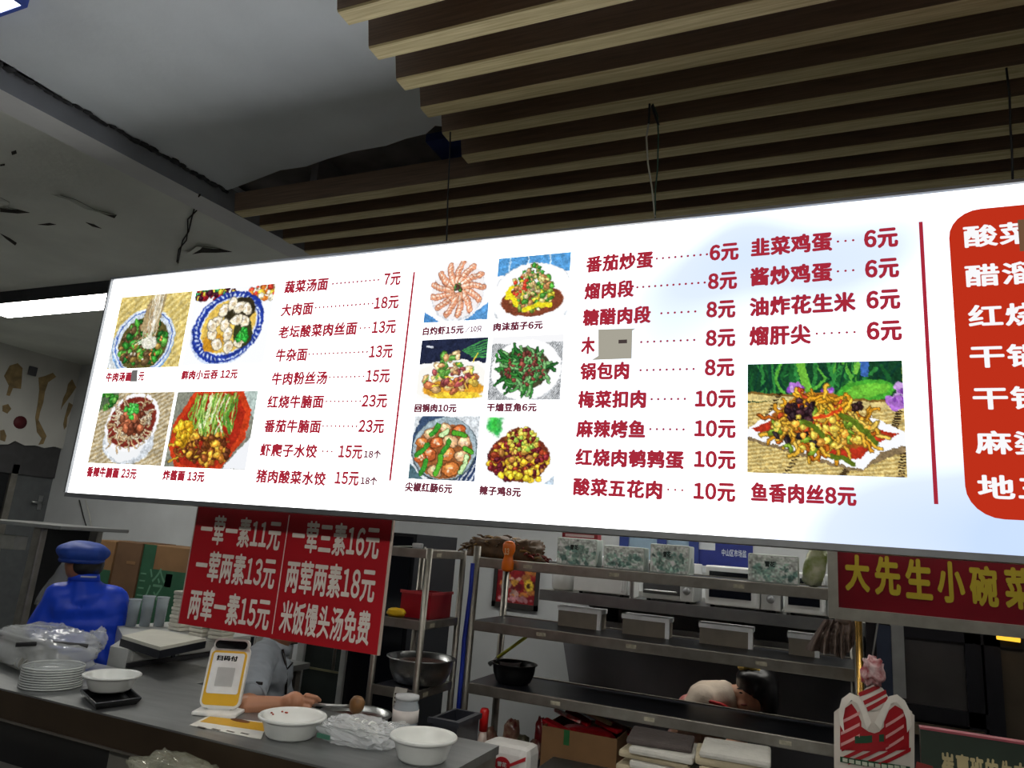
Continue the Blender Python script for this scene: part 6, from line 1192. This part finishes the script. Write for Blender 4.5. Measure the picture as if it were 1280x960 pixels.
mb.cap(P(334, 832), .085, hip, .09); mb.cap(shn, .048, elb, .040).cap(elb, .040, wri, .029).cap(shf, .05, elf, .04).cap(elf, .04, wrf, .028)
# near hand closed on the ladle handle: palm, four curled fingers, thumb alongside
hc = hc + Vector((0, 0, .006)); mb.ellipsoid(hc - F2.r*.010, (.044, .032, .036)); mb.cap(wri, .029, hc - F2.r*.03, .028)
gr = PY(383, 879, 2.53)
for k_ in range(4):
    b0 = hc + F2.r*(.012 + .007*(3-k_)) + Vector((0, 0, .026 - .019*k_)) - F2.d*.018; m0 = b0 + F2.r*(.040 - .004*k_) - F2.d*.010 - Vector((0, 0, .006)); e0 = m0 + F2.r*(.016 - .008*k_) + F2.d*.014 - Vector((0, 0, .014))
    mb.cap(b0, .0098, m0, .0088, 8).cap(m0, .0088, e0, .0078, 8)
mb.cap(hc + Vector((0, 0, .016)), .012, gr + F2.r*.018 + Vector((0, 0, .006)), .009, 8); mb.cap(gr + F2.r*.018 + Vector((0, 0, .006)), .009, gr + F2.r*.036 - Vector((0, 0, .001)), .0075, 8)
mb.ellipsoid(wrf + F2.r*.04, (.045, .03, .022))
for k_ in range(4): mb.cap(wrf + F2.r*.07 + F2.d*((k_-1.5)*.016), .009, wrf + F2.r*.125 + F2.d*((k_-1.5)*.017) - Vector((0, 0, .02)), .0075, 8)
mb.cap(wrf + F2.r*.03 - F2.d*.03, .010, wrf + F2.r*.075 - F2.d*.045, .008, 8)
for s_ in (-1, 1): h2 = Vector((hip.x, hip.y, .72)); mb.cap(hip + F2.d*.09*s_, .10, Vector((hip.x, hip.y, .36)) + F2.d*.1*s_, .06).cap(Vector((hip.x, hip.y, .36)) + F2.d*.1*s_, .06, Vector((hip.x, hip.y, FLOOR + .09)) + F2.d*.1*s_, .04).ellipsoid(Vector((hip.x, hip.y, FLOOR + .045)) + F2.d*.1*s_ + F2.r*.06, (.06, .05, .045)).ellipsoid(Vector((hip.x, hip.y, FLOOR + .04)) + F2.d*.1*s_ + F2.r*.12, (.05, .045, .036))
fuse('body', mb, M_skin, w2, .0042, 2)
mb = MB(); mb.cap(P(330, 822, -.07), .085, P(338, 822, .10), .085).cap(P(333, 845, -.05), .115, P(336, 845, .06), .115).cap(P(328, 880, -.05), .12, P(332, 880, .06), .12).cap(P(322, 925, -.04), .125, P(322, 925, .06), .125).cap(P(346, 806), .062, P(338, 822), .09)
mb.cap(shn + Vector((0, 0, -.012)), .078, PY(312, 868, 2.48), .066).cap(shf, .07, elf, .06); s2 = fuse('shirt', mb, M_shirt, w2, .008, 5)
for v in s2.data.vertices: v.co += v.normal*(.009*mnoise.noise(Vector((v.co.x*6, v.co.y*6, v.co.z*16))) + .004*mnoise.noise(v.co*30))
mb = MB(); cu = PY(311, 872, 2.47); dd = (elb - shn).normalized(); M_ = Matrix.Translation(cu) @ dd.to_track_quat('Z', 'Y').to_matrix().to_4x4(); l_ = MB().lathe((0, 0, 0), [(.064, -.016), (.070, -.008), (.070, .012), (.062, .014), (.056, -.016)], 24, ring=True); obj('cuff', MB().add([M_ @ v for v in l_.v], l_.f, True), M_shirt, w2)
mb = MB(); c0 = P(346, 806); l_ = MB().lathe((0, 0, 0), [(.078, -.02), (.070, .02), (.064, .02), (.070, -.02)], 24, ring=True); M_ = Matrix.Translation(c0) @ Matrix.Rotation(.35, 4, F2.d); obj('collar', MB().add([M_ @ v for v in l_.v], l_.f, True), mat('collar_grey', (150, 158, 166), .75), w2)
mb = MB(); mb.tube([P(353, 812, -.085), P(357, 830, -.105), P(358, 850, -.105), P(357, 868, -.10)], .006, 6); obj('placket', mb, M_blk, w2); obj('collar_tie', MB().tube([P(357, 838, -.10), P(361, 834, -.115), P(366, 828, -.12)], .004, 6), M_blk, w2)
mb = MB(); mb.ellipsoid(hd_ + Vector((0, 0, .03)) - F2.r*.02, (.10, .105, .105)); fuse('hair', mb, M_hair, w2, .009, 3)
for s_ in (-1, 1): obj('eye', MB().ellipsoid(hd_ + F2.r*.078 + F2.d*.032*s_ + Vector((0, 0, .005)), (.008, .010, .006), n=8, m_=6), M_blk, w2)
obj('mouth', MB().ellipsoid(hd_ + F2.r*.078 - Vector((0, 0, .062)), (.010, .024, .005), n=8, m_=6), mat('lips', (140, 70, 62), .5), w2)
mb = MB(); [mb.cap(hip + F2.d*.09*s_, .11, Vector((hip.x, hip.y, .36)) + F2.d*.1*s_, .075).cap(Vector((hip.x, hip.y, .36)) + F2.d*.1*s_, .075, Vector((hip.x, hip.y, FLOOR + .1)) + F2.d*.1*s_, .06) for s_ in (-1, 1)]; fuse('trousers', mb, M_trous, w2, .012, 3)
obj('sleeve_badge', MB().rbox(PY(324, 854, 2.47), (.03, .006, .012), .2, .002), M_blk, w2)
# ladle
ld = thing('ladle', 'steel ladle with a brown wooden bowl held by the cook', 'ladle', PY(446, 884, 2.61)); a, b = PY(378, 879.5, 2.525), PY(438, 883, 2.60); obj('handle', MB().tube([a, b], .006, 8), M_steel, ld)
lb = PY(446, 881, 2.61); mb = MB(); mb.ellipsoid(lb, (.033, .026, .036), (0, .35, 0), disp=.15, seed=2); obj('bowl', mb, mat('ladle_brown', (120, 84, 46), .45, var=.25, scale=30), ld)
# steel pan rim behind the wrapped bag
q = P(452, 893, .05); q = Vector((q.x, q.y, 0)); pn = PY(440, 892, 2.86); stv = thing('stove_stand', 'steel stand carrying the serving pan behind the counter', 'stand', (pn.x, 2.9, FLOOR)); obj('top', MB().box((pn.x - .2, 2.72, pn.z - .13), (pn.x + .2, 3.05, pn.z - .11)), M_steel_dull, stv)
for sx in (-.18, .18):
    for sy in (2.74, 3.03): obj('leg', MB().box((pn.x + sx - .015, sy - .015, FLOOR), (pn.x + sx + .015, sy + .015, pn.z - .13)), M_steel_dull, stv)
pan('shallow steel serving pan behind the wrapped bowls', (pn.x, 2.885, pn.z - .109), .155, .105, M_steel, M_sauce, None, 'serving_pan', 'pan')
# -- woman bent over behind the rack
F3 = Fig(935, 880, 4.25); P = F3.p
w3 = thing('person', 'dark-haired person in a red and white apron bent over behind the rack', 'person', (P(860, 960).x, P(860, 960).y, FLOOR))
hd_ = P(941, 866); hip = P(850, 985, .1); sho = P(893, 868); M_fair = mat('fair_skin', (214, 162, 132), .5, var=.05)
mb = MB(); mb.ellipsoid(hd_, (.085, .09, .11), (.5, .35, 0)); mb.cap(hd_ - F3.r*.05 - Vector((0, 0, .02)), .055, sho + F3.r*.04, .058); mb.ellipsoid(P(931, 872, -.055), (.018, .018, .022)); mb.ellipsoid(P(930, 880, -.03), (.045, .045, .035))
mb.cap(sho, .065, hip, .08); s0, s1 = P(878, 872, -.10), P(905, 866, .10); e0 = P(848, 915, -.16); h0 = P(876, 922, -.30)
mb.cap(s0, .05, e0, .042).cap(e0, .042, h0, .028).ellipsoid(h0 + F3.r*.04, (.045, .025, .03)); e1 = P(925, 925, .0); h1 = P(905, 935, -.22); mb.cap(s1, .05, e1, .042).cap(e1, .042, h1, .028).ellipsoid(h1, (.04, .025, .03))
for hh, sg in ((h0 + F3.r*.04, 1), (h1, -1)):
    for k_ in range(4): mb.cap(hh + F3.r*.03*sg + Vector((0, 0, .012 - .012*k_)), .009, hh + F3.r*(.085 - abs(k_-1.5)*.008)*sg + Vector((0, 0, .004 - .016*k_)), .0075, 8)
    mb.cap(hh + Vector((0, 0, .02)), .010, hh + F3.r*.04*sg + Vector((0, 0, .045)), .008, 8)
for s_ in (-1, 1):
    kn = Vector((hip.x, hip.y, .36)) + F3.r*.1*s_ - F3.d*.12; ft = Vector((kn.x, kn.y, FLOOR + .08)) + F3.d*.05
    mb.cap(hip + F3.r*.09*s_, .10, kn, .065).cap(kn, .06, ft, .04).ellipsoid(ft - F3.d*.06 - Vector((0, 0, .04)), (.05, .07, .038))
fuse('body', mb, M_fair, w3, .009, 3)
mb = MB(); mb.cap(P(884, 878), .115, P(902, 874), .10).cap(P(880, 900), .13, P(862, 950), .135).cap(s0, .07, P(856, 903, -.15), .062).cap(s1, .068, P(918, 902, .02), .06); fuse('blouse', mb, mat('cream_blouse', (206, 190, 172), .75, var=.05, bump=.1), w3, .010, 4)
mb = MB(); mb.cap(P(870, 896, -.05), .125, P(890, 896, -.05), .112).cap(P(866, 925, -.04), .136, P(858, 955, -.04), .142); fuse('apron', mb, mat('apron_red', (166, 34, 36), .6, scale=16, rgb2=(206, 180, 170)), w3, .011, 3)
mb = MB(); mb.tube([P(868, 884, -.13), P(884, 876, -.15), P(900, 880, -.14), P(912, 886, -.11)], .010, 6); obj('apron_trim', mb, mat('trim_red', (176, 20, 26), .6), w3)
mb = MB(); mb.ellipsoid(hd_ + F3.r*.022 + Vector((0, 0, .048)) + F3.d*.008, (.110, .118, .108), (.3, .2, 0)).ellipsoid(hd_ + Vector((0, 0, .080)) - F3.d*.03, (.088, .085, .052)).ellipsoid(hd_ + F3.r*.085 - Vector((0, 0, .02)) - F3.d*.01, (.05, .10, .12)).ellipsoid(hd_ + Vector((0, 0, .10)) + F3.d*.02, (.07, .07, .05)); fuse('hair', mb, M_hair, w3, .009, 3)
mb = MB(); q = P(938, 834, -.03)
for i in range(9): t_ = i/9*6.28; mb.ellipsoid(q + F3.r*.045*math.cos(t_) + F3.d*.035*math.sin(t_) + Vector((0, 0, .006*math.sin(3*t_))), (.024, .02, .018), (t_, 0, t_), 8, 6, .3, seed=i)
fuse('hair_band', mb, mat('yellow_scrunchie', (206, 176, 90), .7), w3, .008, 2)
for x, y in ((926, 866), (938, 868)): obj('eye', MB().ellipsoid(P(x, y, -.088), (.010, .006, .004), n=8, m_=6), M_blk, w3)
for x, y in ((925, 861), (939, 862)): obj('brow', MB().ellipsoid(P(x, y, -.092), (.016, .005, .004), n=8, m_=6), M_hair, w3)
obj('mouth', MB().ellipsoid(P(930, 881, -.078), (.018, .006, .006), n=8, m_=6), mat('lips', (140, 70, 62)), w3)
bpy.data.objects.remove(_to); bpy.data.curves.remove(_tc)
